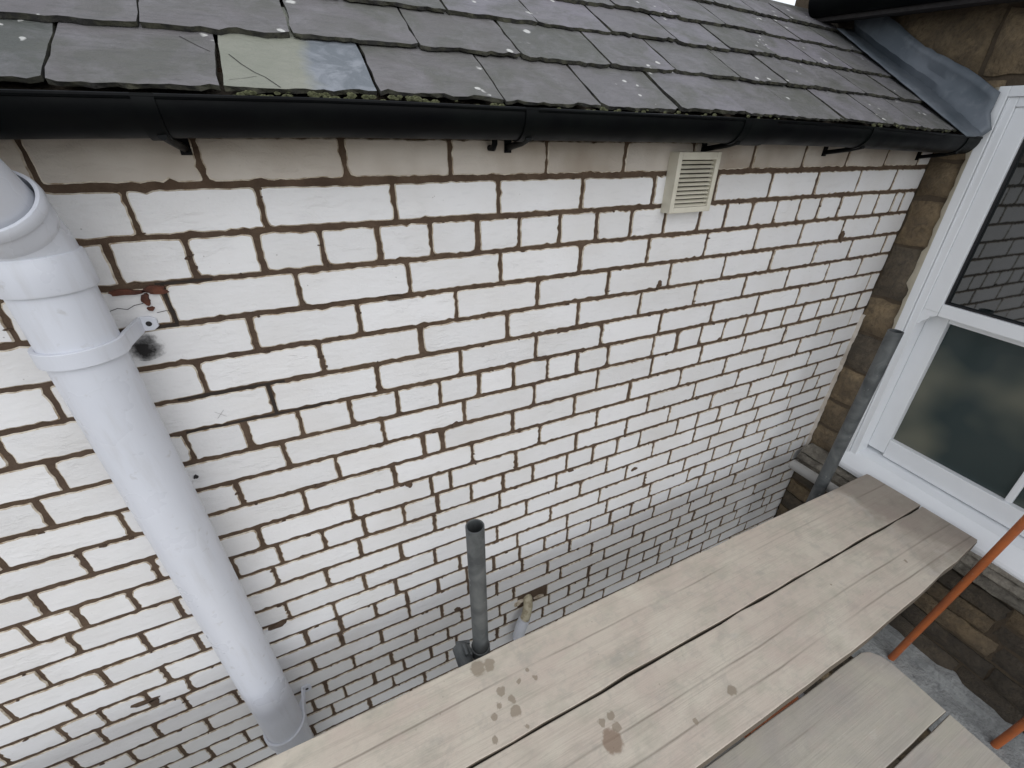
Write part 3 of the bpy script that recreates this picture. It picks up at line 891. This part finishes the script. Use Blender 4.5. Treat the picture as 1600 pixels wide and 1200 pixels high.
# ------------------------------------------------------------------ gutter
gut = empty('gutter', (0.6, 0.90, 0.0), 'black half round plastic gutter running along the slate eaves', 'gutter')
GC_Y, GC_Z, GR = 0.880, 0.0475, 0.0435
def gz(x): return GC_Z + sag(x) * 1.0 - (0.0 if x < 1.2 else 0.004 * (x - 1.2))
def half_round(x, r, a0=-8, a1=188, n=22):
    return [(x, GC_Y - r * math.cos(math.radians(a0 + (a1 - a0) * i / n)), gz(x) - r * math.sin(math.radians(a0 + (a1 - a0) * i / n))) for i in range(n + 1)]
def trough(mb, xa, xb, ro, ri, a0=-8, a1=188):
    m = max(1, int((xb - xa) / 0.12))
    rings = []
    for i in range(m + 1):
        x = xa + (xb - xa) * i / m
        rings.append(half_round(x, ro, a0, a1) + half_round(x, ri, a0, a1)[::-1])
    mb.sweep(rings)
b = MB()
trough(b, -2.7, 2.185, GR, GR - 0.0022)
b.obj('channel', M['black'], gut, True)
b = MB()                            # rolled lips on both rims
for sgn in (-1, 1):
    pts = [(-2.7 + 4.885 * i / 30, GC_Y + sgn * (GR - 0.001), gz(-2.7 + 4.885 * i / 30) + 0.006) for i in range(31)]
    b.tube(pts, 0.0038, 8)
b.obj('rim', M['black'], gut, True)
b = MB()
b.sweep([half_round(2.183, GR), half_round(2.188, GR)]); b.obj('stop_end', M['black'], gut)
for x in (-0.155, 0.437, 1.02, 1.545, 2.10):
    b = MB()
    trough(b, x - 0.013, x + 0.013, GR + 0.003, GR + 0.0006, -12, 192)
    # arm carrying the strap back to the wall
    zz = gz(x)
    p0 = (x, GC_Y + 0.010, zz - GR - 0.003)
    b.tube([(x + 0.004, GC_Y - 0.025, zz - GR + 0.004), (x + 0.008, GC_Y + 0.012, zz - GR - 0.004), (x + 0.01, WALL - 0.004, zz - GR - 0.014)], 0.0065, 10)
    b.box((x + 0.002, WALL - 0.006, zz - GR - 0.024), (x + 0.018, WALL - 0.001, zz - GR + 0.004))
    o = b.obj('bracket', M['black'], gut, True)
for x in (0.405,):
    b = MB(); b.tube([(x, WALL - 0.002, -0.012), (x, WALL - 0.022, -0.012), (x, WALL - 0.03, -0.004), (x, WALL - 0.03, 0.01)], 0.006, 10)
    b.obj('hook', M['black'], gut, True)
b = MB(); trough(b, 1.03, 1.12, GR + 0.0035, GR + 0.0004, -10, 190)
b.obj('union_clip', M['black'], gut, True)
# dark eaves board behind the gutter
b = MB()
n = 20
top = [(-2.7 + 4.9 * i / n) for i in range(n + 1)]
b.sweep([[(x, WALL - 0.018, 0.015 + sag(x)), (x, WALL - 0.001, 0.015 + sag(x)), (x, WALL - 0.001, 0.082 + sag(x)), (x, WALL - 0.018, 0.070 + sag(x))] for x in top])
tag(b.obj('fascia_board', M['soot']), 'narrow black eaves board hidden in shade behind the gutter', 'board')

# ------------------------------------------------------------------ air vent
vent = empty('air_vent', (0.99, WALL, -0.166), 'cream louvred plastic air vent on the white wall under the gutter', 'vent')
VX0, VX1, VZ0, VZ1, VY = 0.916, 1.066, -0.167, -0.019, 0.934
b = MB()
fw = 0.014
b.box((VX0, VY, VZ0), (VX0 + fw, WALL - .001, VZ1)); b.box((VX1 - fw, VY, VZ0), (VX1, WALL - .001, VZ1))
b.box((VX0 + fw, VY, VZ0), (VX1 - fw, WALL - .001, VZ0 + fw)); b.box((VX0 + fw, VY, VZ1 - fw * 1.3), (VX1 - fw, WALL - .001, VZ1))
b.obj('frame', M['vent'], vent, False, 0.0015)
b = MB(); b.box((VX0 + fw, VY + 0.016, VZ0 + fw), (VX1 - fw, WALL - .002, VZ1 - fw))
b.obj('back', M['void_shade'], vent)  # recess shade behind the slats painted as a dark back
ns = 11
pz = (VZ1 - fw * 1.3 - (VZ0 + fw)) / ns
for i in range(ns):
    z = VZ0 + fw + i * pz
    b = MB()
    b.add([(x, y, zz) for x in (VX0 + fw, VX1 - fw) for (y, zz) in ((VY + .001, z + .0008), (VY + .003, z + pz * .12), (VY + .012, z + pz * .74), (VY + .0145, z + pz * .60))],
          [(0, 1, 5, 4), (1, 2, 6, 5), (2, 3, 7, 6), (3, 0, 4, 7), (0, 3, 2, 1), (4, 5, 6, 7)])
    b.obj('slat', M['vent'], vent)

# ------------------------------------------------------------------ white downpipe
PX, PY, PR = -0.3625, 0.878, 0.0525
pipe = empty('downpipe', (PX, PY, GROUND), 'fat white plastic soil pipe clipped to the wall at left', 'pipe')
def circ(c, ax, r, n=40):
    ax = Vector(ax).normalized()
    u = ax.cross(Vector((0, 1, 0))).normalized(); v = ax.cross(u)
    return [Vector(c) + (u * math.cos(2 * math.pi * i / n) + v * math.sin(2 * math.pi * i / n)) * r for i in range(n)]
b = MB()
b.tube([(PX, PY, GROUND), (PX, PY, -0.20)], PR, 48)
b.obj('straight_pipe', M['pvc'], pipe, True)
b = MB()                               # socket of the bend over the pipe
Z1 = -0.200
b.sweep([circ((PX, PY, z), (0, 0, 1), r, 48) for z, r in ((Z1, PR + .001), (Z1, PR + .0048), (Z1 + .003, PR + .006), (Z1 + .048, PR + .006), (Z1 + .053, PR + .004), (Z1 + .055, PR + .0))], True, False)
b.obj('lower_socket', M['pvc'], pipe, True)
BD = Vector((-0.06, -0.60, 0.79)).normalized()       # the swan-neck leans out round the gutter
pts = [Vector((PX, PY, Z1 + .045))]
for i in range(1, 10):
    a = i / 9
    pts.append(pts[-1] + (Vector((0, 0, 1)) * (1 - a) + BD * a).normalized() * 0.0062)
e = pts[-1]
pts.append(e + BD * 0.012)
b = MB(); b.tube(pts, PR + 0.0012, 48)
b.obj('bend', M['pvc'], pipe, True)
b = MB()                               # upper socket with a thick rim round the next length
b.sweep([circ(e + BD * t_, BD, r, 48) for t_, r in ((-.010, PR + .001), (-.004, PR + .0035), (.002, PR + .0048), (.022, PR + .005), (.024, PR + .0085), (.028, PR + .0098), (.036, PR + .0098), (.040, PR + .008), (.040, PR + .0035), (.020, PR + .003))], True, False)
b.obj('upper_socket', M['pvc'], pipe, True)
p2 = e + BD * 0.22
up_ = [e + BD * 0.01, p2] + [p2 + Vector((0, 0, 1)) * 0.03 * q + BD * 0.01 * q for q in (1, 2)] + [p2 + Vector((0, 0, 1.0)) + BD * 0.02]
b = MB(); b.tube(up_, PR - 0.001, 48)
b.obj('offset_pipe', M['pvc'], pipe, True)
def clip(zc, hole_x, h=0.0135):
    b = MB()
    n = 46
    # band: hugs the front of the pipe, then runs off as a lug to the wall on the right
    path = []
    for i in range(n + 1):
        a = math.radians(178 + (372 - 178) * i / n)
        path.append((PX + (PR + .0036) * math.cos(a), PY + (PR + .0036) * math.sin(a)))
    for f in (0.25, 0.5, 0.75, 1.0):
        x_, y_ = path[n]
        path.append((x_ + (hole_x - .012 - x_) * f, y_ + (WALL - .005 - y_) * f ** 0.8)) if f > 0 else None
    path.append((hole_x + .004, WALL - .0045)); path.append((hole_x + .013, WALL - .0045))
    rings = []
    for i, (x_, y_) in enumerate(path):
        a_ = Vector(path[max(i - 1, 0)]); c_ = Vector(path[min(i + 1, len(path) - 1)])
        tdir = (c_ - a_).normalized(); nr = Vector((tdir.y, -tdir.x))
        hh = h * (1 if i < len(path) - 1 else 0.55)
        for_ = [(nr * .0034, hh), (nr * .0034, -hh), (nr * -.0034, -hh), (nr * -.0034, hh)]
        rings.append([(x_ + q.x, y_ + q.y, zc + z_) for q, z_ in for_])
    b.sweep(rings)
    o = b.obj('pipe_clip', M['pvc'], pipe, False, 0.0012)
    s = MB(); s.tube([(hole_x, WALL - .003, zc), (hole_x, WALL - .0085, zc)], 0.0048, 16)
    s.obj('screw_head', M['soot'], o, True)
clip(-0.300, -0.290)
clip(-1.612, -0.296, 0.017)
b = MB()
web = [(PX + PR + .003, PY - .012), (PX + PR + .006, PY + .030), (-0.300, WALL - .006), (PX + PR * .80, PY + PR * .70)]
b.sweep([[(x, y, z_) for x, y in web] for z_ in (-1.606, -1.600)])
b.obj('clip_web', M['pvc'], pipe)

# ------------------------------------------------------------------ small waste pipe low on the wall
waste = empty('waste_pipe', (0.50, WALL, -1.66), 'old cream waste pipe elbow coming out of a hole, joined to white pipe', 'pipe')
b = MB()
pa = [(0.548, WALL + 0.05, -1.657), (0.545, WALL - 0.005, -1.660), (0.536, WALL - 0.026, -1.672), (0.522, WALL - 0.040, -1.700), (0.505, WALL - 0.045, -1.735)]
b.tube(pa, 0.0195, 20)
b.obj('elbow', M['cream_pipe'], waste, True)
b = MB()
b.tube([(0.512, WALL - 0.044, -1.718), (0.497, WALL - 0.047, -1.750), (0.487, WALL - 0.048, -1.785), (0.4845, WALL - 0.048, -1.815)], [0.0235, 0.0245, 0.0235, 0.0235], 24)
b.tube([(0.4845, WALL - 0.048, -1.812), (0.4845, WALL - 0.048, -1.822)], 0.0262, 24)
b.obj('collar', M['pvc'], waste, True)
b = MB(); b.tube([(0.4845, WALL - 0.048, -1.81), (0.4845, WALL - 0.048, GROUND)], 0.0205, 24)
b.obj('drop_pipe', M['pvc'], waste, True)
b = MB()
blob(b, 0.60, -1.682, 0.022, 0.007, 61, 0.004); blob(b, 0.50, -1.662, 0.022, 0.012, 62, 0.006)
b.obj('filler', M['edge'], wall)

# ------------------------------------------------------------------ stone wall of the house at right
def SW(y, z, out=0.0):
    """point on the stone face: y across, z up, out = metres towards the yard"""
    return (2.207 + 0.048 * (y - WALL) - out, y + 0.048 * 0 - 0.0, z)
sw = empty('stone_wall', (2.3, 0.0, GROUND), 'brown sandstone house wall around the white sash window', 'wall')
b = MB()
YW0, YW1 = -1.2, 1.75
def back(y0, y1, z0, z1):
    b.add([SW(y0, z0, -.006), SW(y1, z0, -.006), SW(y1, z1, -.006), SW(y0, z1, -.006)], [(0, 1, 2, 3)])
WIN_T = 0.176
back(YW0, YW1, GROUND, -1.40); back(0.80, YW1, -1.40, WIN_T); back(YW0, YW1, WIN_T, 1.2); back(YW0, -0.28, -1.40, WIN_T)
b.obj('pointing', M['pointing'], sw)
rw = random.Random(17)
def stone(y0, y1, z0, z1, mat, proud=0.0, skewl=(0, 0)):
    """rough faced block, edges worn"""
    nu = max(3, int((y1 - y0) / 0.035)); nv = max(3, int((z1 - z0) / 0.035))
    mb = MB()
    grid = []
    for j in range(nv + 1):
        row = []
        for i in range(nu + 1):
            u, v = i / nu, j / nv
            e_ = min(u, 1 - u) * (y1 - y0); f_ = min(v, 1 - v) * (z1 - z0)
            ed = min(e_, f_)
            o_ = 0.016 * min(1, ed / 0.03) - 0.003 + rw.gauss(0, 0.0035) * (1 if ed > 0 else .3) + proud
            y = y0 + (y1 - y0) * u + (rw.gauss(0, .003) if ed < 1e-6 else 0) + (skewl[0] * (1 - v) if i == nu else 0)
            z = z0 + (z1 - z0) * v + (rw.gauss(0, .003) if ed < 1e-6 else 0)
            row.append(SW(y, z, o_))
        grid.append(row)
    vv = [p for r_ in grid for p in r_]
    mb.add(vv, [(j * (nu + 1) + i, j * (nu + 1) + i + 1, (j + 1) * (nu + 1) + i + 1, (j + 1) * (nu + 1) + i) for j in range(nv) for i in range(nu)])
    rim = [(i, 0) for i in range(nu + 1)] + [(nu, j) for j in range(1, nv + 1)] + [(i, nv) for i in range(nu - 1, -1, -1)] + [(0, j) for j in range(nv - 1, 0, -1)]
    f_ = [grid[j][i] for i, j in rim]
    bk_ = [(p[0] + 0.02 + proud, p[1], p[2]) for p in f_]
    mb.sweep([f_, bk_], True, False)
    me_o = mb.obj('stone_block', mat, sw, True)
    return me_o
g_ = 0.007
# jamb blocks between the corner and the window
for z0, z1 in ((-0.046, 0.200), (-0.178, -0.046), (-0.355, -0.178), (-0.572, -0.355), (-0.74, -0.572), (-0.915, -0.74), (-1.095, -0.915), (-1.24, -1.095), (-1.37, -1.24)):
    edge_y = 0.808 + 0.034 * ((z0 + z1) / 2 + 1.3)
    if z0 > -0.5 and z0 < -0.4: edge_y += 0.0
    stone(edge_y, WALL - 0.004, z0 + g_, z1 - g_, M['stone'] if rw.random() < .6 else M['stone_dark'])
# lintel course and the courses above
stone(0.20, 0.925, 0.200 + g_, 0.385, M['stone'], 0.004)
stone(-0.60, 0.186, 0.200 + g_, 0.385, M['stone'], 0.004)
stone(0.94, 1.30, 0.200 + g_, 0.43, M['stone'])
stone(1.315, 1.66, 0.30, 0.50, M['stone_dark'])
stone(0.97, 1.30, 0.05, 0.185, M['stone_dark'])
for y0, y1 in ((-0.5, 0.05), (0.06, 0.62), (0.63, 1.10), (1.11, 1.66)):
    stone(y0, y1, 0.44 if y0 > .9 else 0.40, 0.62, M['stone_dark'])
# rubble below the sill
z = -1.535
rr_ = random.Random(9)
while z > -2.9:
    hgt = rr_.choice((0.10, 0.13, 0.16, 0.09))
    y = WALL - 0.005
    while y > -0.9:
        wd = rr_.uniform(0.16, 0.38)
        stone(max(-1.0, y - wd + g_), y - g_ * .5, z - hgt + g_, z - g_ * .5, M['stone_dark'] if rr_.random() < .7 else M['stone'], rr_.uniform(-.004, .012))
        y -= wd
    z -= hgt
# moulded stone sill
b = MB()
prof = [(-.02, -1.362), (.035, -1.372), (.060, -1.380), (.075, -1.392), (.070, -1.400), (.085, -1.408), (.092, -1.425), (.080, -1.440), (.060, -1.446), (.052, -1.458), (.060, -1.475), (.058, -1.500), (.040, -1.512), (.02, -1.525), (-.02, -1.53)]
rings = []
for i in range(41):
    y = 0.945 - 1.55 * i / 40
    rings.append([SW(y + rw.gauss(0, .001), z_ + 0.012 * (0.94 - y) * 1.2 + rw.gauss(0, .0016), o_ + rw.gauss(0, .0016)) for o_, z_ in prof])
b.sweep(rings)
b.obj('stone_sill', M['sill'], sw, True)
# rendered ledge lower down
b = MB()
rings = []
for i in range(41):
    y = 0.62 - 1.6 * i / 40
    dz = -0.02 * 0
    rings.append([SW(y, z_ + rw.gauss(0, .003), o_ + rw.gauss(0, .003)) for o_, z_ in ((-.01, -1.985), (.045, -1.998), (.055, -2.03), (.16, -2.05), (.19, -2.07), (.19, -2.14), (-.01, -2.16))])
b.sweep(rings)
tag(b.obj('rendered_ledge', M['ledge'], sw, True), 'pale grey rendered ledge below the window')

# dark eaves of the house above
eave = empty('eaves', (2.15, 0.6, 0.40), 'black eaves gutter and soffit of the stone house above the flashing', 'eaves')
def ez(y): return 0.385 + 0.075 * (y - 0.85)
b = MB()
b.sweep([[(2.075, y, ez(y)), (2.24, y, ez(y) + .012), (2.24, y, ez(y) + .14), (2.075, y, ez(y) + .13)] for y in (1.50, 0.9, 0.2, -1.2)])
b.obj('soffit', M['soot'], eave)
b = MB()
b.sweep([[(2.07 - 0.05 * math.cos(a) , y, ez(y) + .075 - 0.062 * math.sin(a)) for a in [math.radians(-6 + 192 * i / 14) for i in range(15)]] for y in (1.512, 0.9, 0.2, -1.2)])
b.obj('eaves_gutter', M['black'], eave, True)
b = MB()
b.add([(2.0, 1.52, ez(1.5) + .14), (2.0, -1.2, ez(-1.2) + .14), (3.2, -1.2, ez(-1.2) + .80), (3.2, 1.52, ez(1.5) + .80),
       (2.0, 1.52, ez(1.5) + .17), (2.0, -1.2, ez(-1.2) + .17), (3.2, -1.2, ez(-1.2) + .83), (3.2, 1.52, ez(1.5) + .83)],
      [(3, 2, 1, 0), (4, 5, 6, 7), (0, 1, 5, 4), (1, 2, 6, 5), (2, 3, 7, 6), (3, 0, 4, 7)])
b.obj('roof_slab', M['slate_dark'], eave)

# ------------------------------------------------------------------ sash window
def WP(u, v, w_=0.0):
    """window coordinates: u across from the corner side, v up from the cill, w_ towards the yard"""
    return (2.202 - 0.048 * u - w_, 0.803 - u + 0.034 * v + 0.048 * w_, -1.30 - 0.030 * u + v)
win = empty('sash_window', (2.2, 0.35, -1.32), 'white plastic sash window in the stone wall, upper pane reflecting the bricks', 'window')
WW = 1.06
def wbox(mb, u0, u1, v0, v1, w0, w1):
    mb.box((u0, v0, w0), (u1, v1, w1), WP)
b = MB()
# outer box frame: stepped section on the jambs and head
for (ua, ub, wa, wb) in ((0.0, 0.030, -.06, .020), (0.0305, 0.058, -.06, .012)):
    wbox(b, ua, ub, -0.015, 1.472 - ua, wa, wb)
    wbox(b, WW - ub, WW - ua, -0.015, 1.472 - ua, wa, wb)
wbox(b, 0.03, WW - .03, 1.442, 1.472, -.06, .019)
wbox(b, 0.058, WW - .058, 1.414, 1.4415, -.06, .011)
fr = b.obj('window_frame', M['upvc'], win, False, 0.0025)
b = MB(); wbox(b, 0.033, 0.036, 0.0, 1.44, 0.0125, 0.0165); b.obj('frame_bead', M['upvc'], win)
# upper sash, outermost, with horns below its meeting rail
b = MB()
wbox(b, 0.0585, 0.110, 0.735, 1.4135, -.045, .006); wbox(b, WW - .110, WW - .0585, 0.735, 1.4135, -.045, .006)
wbox(b, 0.1105, WW - .1105, 1.362, 1.4135, -.045, .0055)
wbox(b, 0.1105, WW - .1105, 0.722, 0.770, -.045, .0065)
us = b.obj('upper_sash', M['upvc'], win, False, 0.003)
for s in (0, 1):
    b = MB()
    prof = [(0, 0.735), (0.0505, 0.735), (0.0505, 0.722), (0.040, 0.716), (0.030, 0.712), (0.026, 0.700), (0.014, 0.690), (0.006, 0.676), (0.0, 0.672)]
    pr = [(0.0587 + u, v) if s == 0 else (WW - .0587 - u, v) for u, v in prof]
    b.sweep([[WP(u, v, w0) for u, v in pr] for w0 in (-.040, .0055)])
    b.obj('horn', M['upvc'], us)
b = MB(); wbox(b, 0.1105, WW - .1105, 0.7705, 1.3615, -.030, -.022); b.obj('pane', M['glass'], us)
b = MB()
for q in ((0.1107, 0.1135, 0.771, 1.361), (0.1137, WW - .1137, 0.771, 0.7735)):
    wbox(b, *q, -.0215, -.004)
b.obj('gasket', M['gasket'], us)
# lower sash behind
b = MB()
wbox(b, 0.0585, 0.128, 0.052, 0.7215, -.105, -.055); wbox(b, WW - .128, WW - .0585, 0.052, 0.7215, -.105, -.055)
wbox(b, 0.1285, WW - .1285, 0.040, 0.128, -.105, -.0545)
wbox(b, 0.1285, WW - .1285, 0.690, 0.7215, -.105, -.0555)
ls = b.obj('lower_sash', M['upvc'], win, False, 0.003)
b = MB(); wbox(b, 0.1285, WW - .1285, 0.1285, 0.6895, -.086, -.080); b.obj('pane', M['satin'], ls)
b = MB(); wbox(b, 0.527, 0.549, 0.1285, 0.6895, -.0795, -.066); b.obj('glazing_bar', M['upvc'], ls, False, 0.004)
# sloping cill
b = MB()
pr = [(0.040, -.11), (0.030, -.052), (0.022, .000), (-0.030, .062), (-0.042, .066), (-0.058, .064), (-0.062, .050), (-0.056, -.11)]
b.sweep([[WP(u, v, w0) for v, w0 in pr] for u in (0.0, WW)])
b.obj('window_cill', M['upvc'], win, False, 0.002)
b = MB(); wbox(b, 0.0, WW, -0.072, -0.0625, -.02, .030); b.obj('cill_lip', M['upvc'], win)
# ragged mastic line down the frame edge
b = MB(); rings = []
rm = random.Random(31)
wsm = 0.0
for i in range(71):
    v = -0.02 + 1.49 * i / 70
    wsm = 0.75 * wsm + rm.gauss(0, .0035)
    wd = 0.012 + abs(wsm) + (0.010 if 0.80 < v < 0.95 else 0)
    rings.append([WP(-wd, v, .010), WP(-wd * .4, v, .017), WP(0.001, v, .0195), WP(0.001, v, -.01), WP(-wd, v, -.01)])
b.sweep(rings); b.obj('mastic_bead', M['mastic'], win, True)

# dark room behind the glass is closed off by a wall plug
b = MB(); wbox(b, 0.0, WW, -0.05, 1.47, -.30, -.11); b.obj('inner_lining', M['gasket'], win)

# ------------------------------------------------------------------ scaffold
def weld(o):
    bm = bmesh.new(); bm.from_mesh(o.data)
    bmesh.ops.remove_doubles(bm, verts=bm.verts[:], dist=1e-5)
    bmesh.ops.recalc_face_normals(bm, faces=bm.faces[:])
    bm.to_mesh(o.data); bm.free()
    return o
BG = 'scaffold boards laid side by side along the wall'
def board(outline, ztop, mat, label, th=0.038, seed=1, group=BG):
    """board from a plan outline: chamfered arris, slightly wavering edge"""
    r = random.Random(seed)
    pts = []
    n = len(outline)
    for i in range(n):
        a, c_ = outline[i], outline[(i + 1) % n]
        L = math.hypot(c_[0] - a[0], c_[1] - a[1])
        m = max(1, int(L / 0.09))
        for j in range(m):
            f = j / m
            jj = r.gauss(0, .0011) if 0 < j else 0
            pts.append((a[0] + (c_[0] - a[0]) * f - (c_[1] - a[1]) / L * jj, a[1] + (c_[1] - a[1]) * f + (c_[0] - a[0]) / L * jj))
    cx = sum(p[0] for p in pts) / len(pts); cy = sum(p[1] for p in pts) / len(pts)
    def ins(d, z):
        o_ = []
        for i, p in enumerate(pts):
            a, c_ = Vector(pts[i - 1]), Vector(pts[(i + 1) % len(pts)])
            tt = (c_ - a).normalized(); nr = Vector((-tt.y, tt.x))
            o_.append((p[0] + nr.x * d, p[1] + nr.y * d, z))
        return o_
    mb = MB()
    sgn = 1
    ar = sum(pts[i][0] * pts[(i + 1) % len(pts)][1] - pts[(i + 1) % len(pts)][0] * pts[i][1] for i in range(len(pts)))
    sgn = 1 if ar > 0 else -1
    mb.sweep([ins(0, ztop - th), ins(0, ztop - .0035), ins(.0012 * sgn, ztop - .001)], True, False, 1)
    mb.sweep([ins(.0012 * sgn, ztop - .001), ins(.003 * sgn, ztop)], True, False, 0)
    mb.add(ins(.003 * sgn, ztop), [tuple(range(len(pts)))], 0)
    mb.add(ins(0, ztop - th), [tuple(range(len(pts)))], 1)
    return tag(weld(mb.obj('scaffold_board', [mat, M['board_side']])), label, 'board', group)

board([(-3.4, 0.4305), (2.118, 0.4395), (2.126, 0.640), (2.120, 0.652), (0.6, 0.6585), (-3.4, 0.655)], -1.31, M['board'], 'pale timber scaffold board nearest the white wall, butting the window cill', seed=2)
board([(-3.4, 0.196), (0.55, 0.1995), (1.22, 0.2035), (1.73, 0.224), (2.09, 0.244), (2.107, 0.250), (2.1175, 0.4345), (-3.4, 0.4245)], -1.312, M['board'], 'second scaffold board from the white wall, with a dark brown stain', seed=3)
board([(-3.4, 0.003), (1.374, 0.003), (1.378, 0.06), (1.379, 0.145), (1.371, 0.172), (1.352, 0.194), (1.325, 0.203), (-3.4, 0.203)], -1.39, M['board_grey'], 'shorter grey dusted scaffold board with a rounded end, third from the wall', seed=4)
board([(-3.4, -0.136), (1.374, -0.136), (1.376, -0.004), (-3.4, -0.004)], -1.392, M['board_grey'], 'grey scaffold board fourth from the wall, at the bottom right corner', seed=5)
board([(-3.4, -0.370), (1.366, -0.370), (1.372, -0.142), (-3.4, -0.142)], -1.391, M['board_grey'], 'scaffold board farthest from the wall, at the lower right edge', seed=6)

def tube(name, p0, p1, mat, label, group, cat='pole', hollow=None, r=0.02415):
    p0, p1 = Vector(p0), Vector(p1)
    d_ = (p1 - p0).normalized()
    mb = MB()
    if hollow:
        up = Vector((1, 0, 0)) if abs(d_.z) > .9 else Vector((0, 0, 1))
        s_ = d_.cross(up).normalized(); u_ = s_.cross(d_)
        cc = lambda c_, q: [c_ + (s_ * math.cos(2 * math.pi * i / 28) + u_ * math.sin(2 * math.pi * i / 28)) * q for i in range(28)]
        mb.sweep([cc(p0, r), cc(p1, r), cc(p1, r - .004), cc(p1 - d_ * .4, r - .004)], True, False)
    else:
        mb.tube([p0, p1], r, 24)
    return tag(mb.obj(name, mat, None, True), label, cat, group)

SG = 'upright grey scaffold tubes'
tube('scaffold_tube', (0.243, 0.713, GROUND), (0.2435, 0.715, -0.836), M['steel'], 'grey galvanised scaffold tube standing upright in front of the white wall', SG, hollow=True)
tube('scaffold_tube', (1.895, 0.708, GROUND), (1.912, 0.715, -0.596), M['steel'], 'grey scaffold tube leaning in front of the stone wall and window frame', SG, hollow=True)
TG = 'horizontal scaffold tubes carrying the boards'
for x, lb, e_ in ((0.185, 'short tube end with coupler at the foot of the nearer upright', 0.745), (1.965, 'pale horizontal scaffold tube near the corner of the two walls', 0.885)):
    tube('scaffold_transom', (x, -0.6 if x < 1 else 0.35, -1.374 if x < 1 else -1.374), (x, e_, -1.374), M['steel'] if x < 1 else M['pale_steel'], lb, TG, hollow=True)
tube('scaffold_ledger', (-3.3, 0.672, -1.424), (2.10, 0.672, -1.424), M['steel'], 'long horizontal scaffold tube beneath the boards', TG)
# coupler at the first upright
cp = empty('coupler', (0.215, 0.715, -1.40), 'grey steel scaffold coupler clamped at the foot of the nearer upright tube', 'clamp')
b = MB()
b.sweep([[(0.243 + rr * math.cos(a), 0.715 + rr * math.sin(a), z_) for a in [2 * math.pi * i / 24 for i in range(24)]] for rr, z_ in ((.026, -1.400), (.0295, -1.400), (.0295, -1.362), (.026, -1.362))], True, False)
b.obj('collar', M['steel'], cp, True)
b = MB(); b.box((0.182, 0.702, -1.410), (0.214, 0.738, -1.362)); b.obj('saddle', M['steel'], cp, False, 0.006)
b = MB(); b.box((0.188, 0.696, -1.364), (0.198, 0.732, -1.338)); b.obj('flap', M['steel'], cp, False, 0.004)
b = MB(); b.tube([(0.218, 0.745, -1.372), (0.175, 0.758, -1.372)], 0.007, 10); b.obj('bolt', M['steel'], cp, True)

OG = 'orange painted poles by the window'
tube('orange_pole', (2.047, 0.283, GROUND), (2.043, 0.120, 0.30), M['orange'], 'orange painted pole crossing the bottom right of the window', OG, r=0.0125)
tube('orange_pole', (2.045, -0.118, GROUND), (2.045, -0.165, 0.1), M['orange'], 'short visible length of orange pole at the right edge, below the first', OG, r=0.0125)
tube('orange_pole', (0.95, 0.262, -1.62), (1.205, 0.262, -1.66), M['orange'], 'orange pole glimpsed through the gap between the boards', OG, r=0.03)
tube('white_pipe', (1.23, 0.10, -1.66), (1.235, 0.55, -1.66), M['pvc'], 'white pipe glimpsed through the gap between the boards', None, 'pipe', r=0.018)
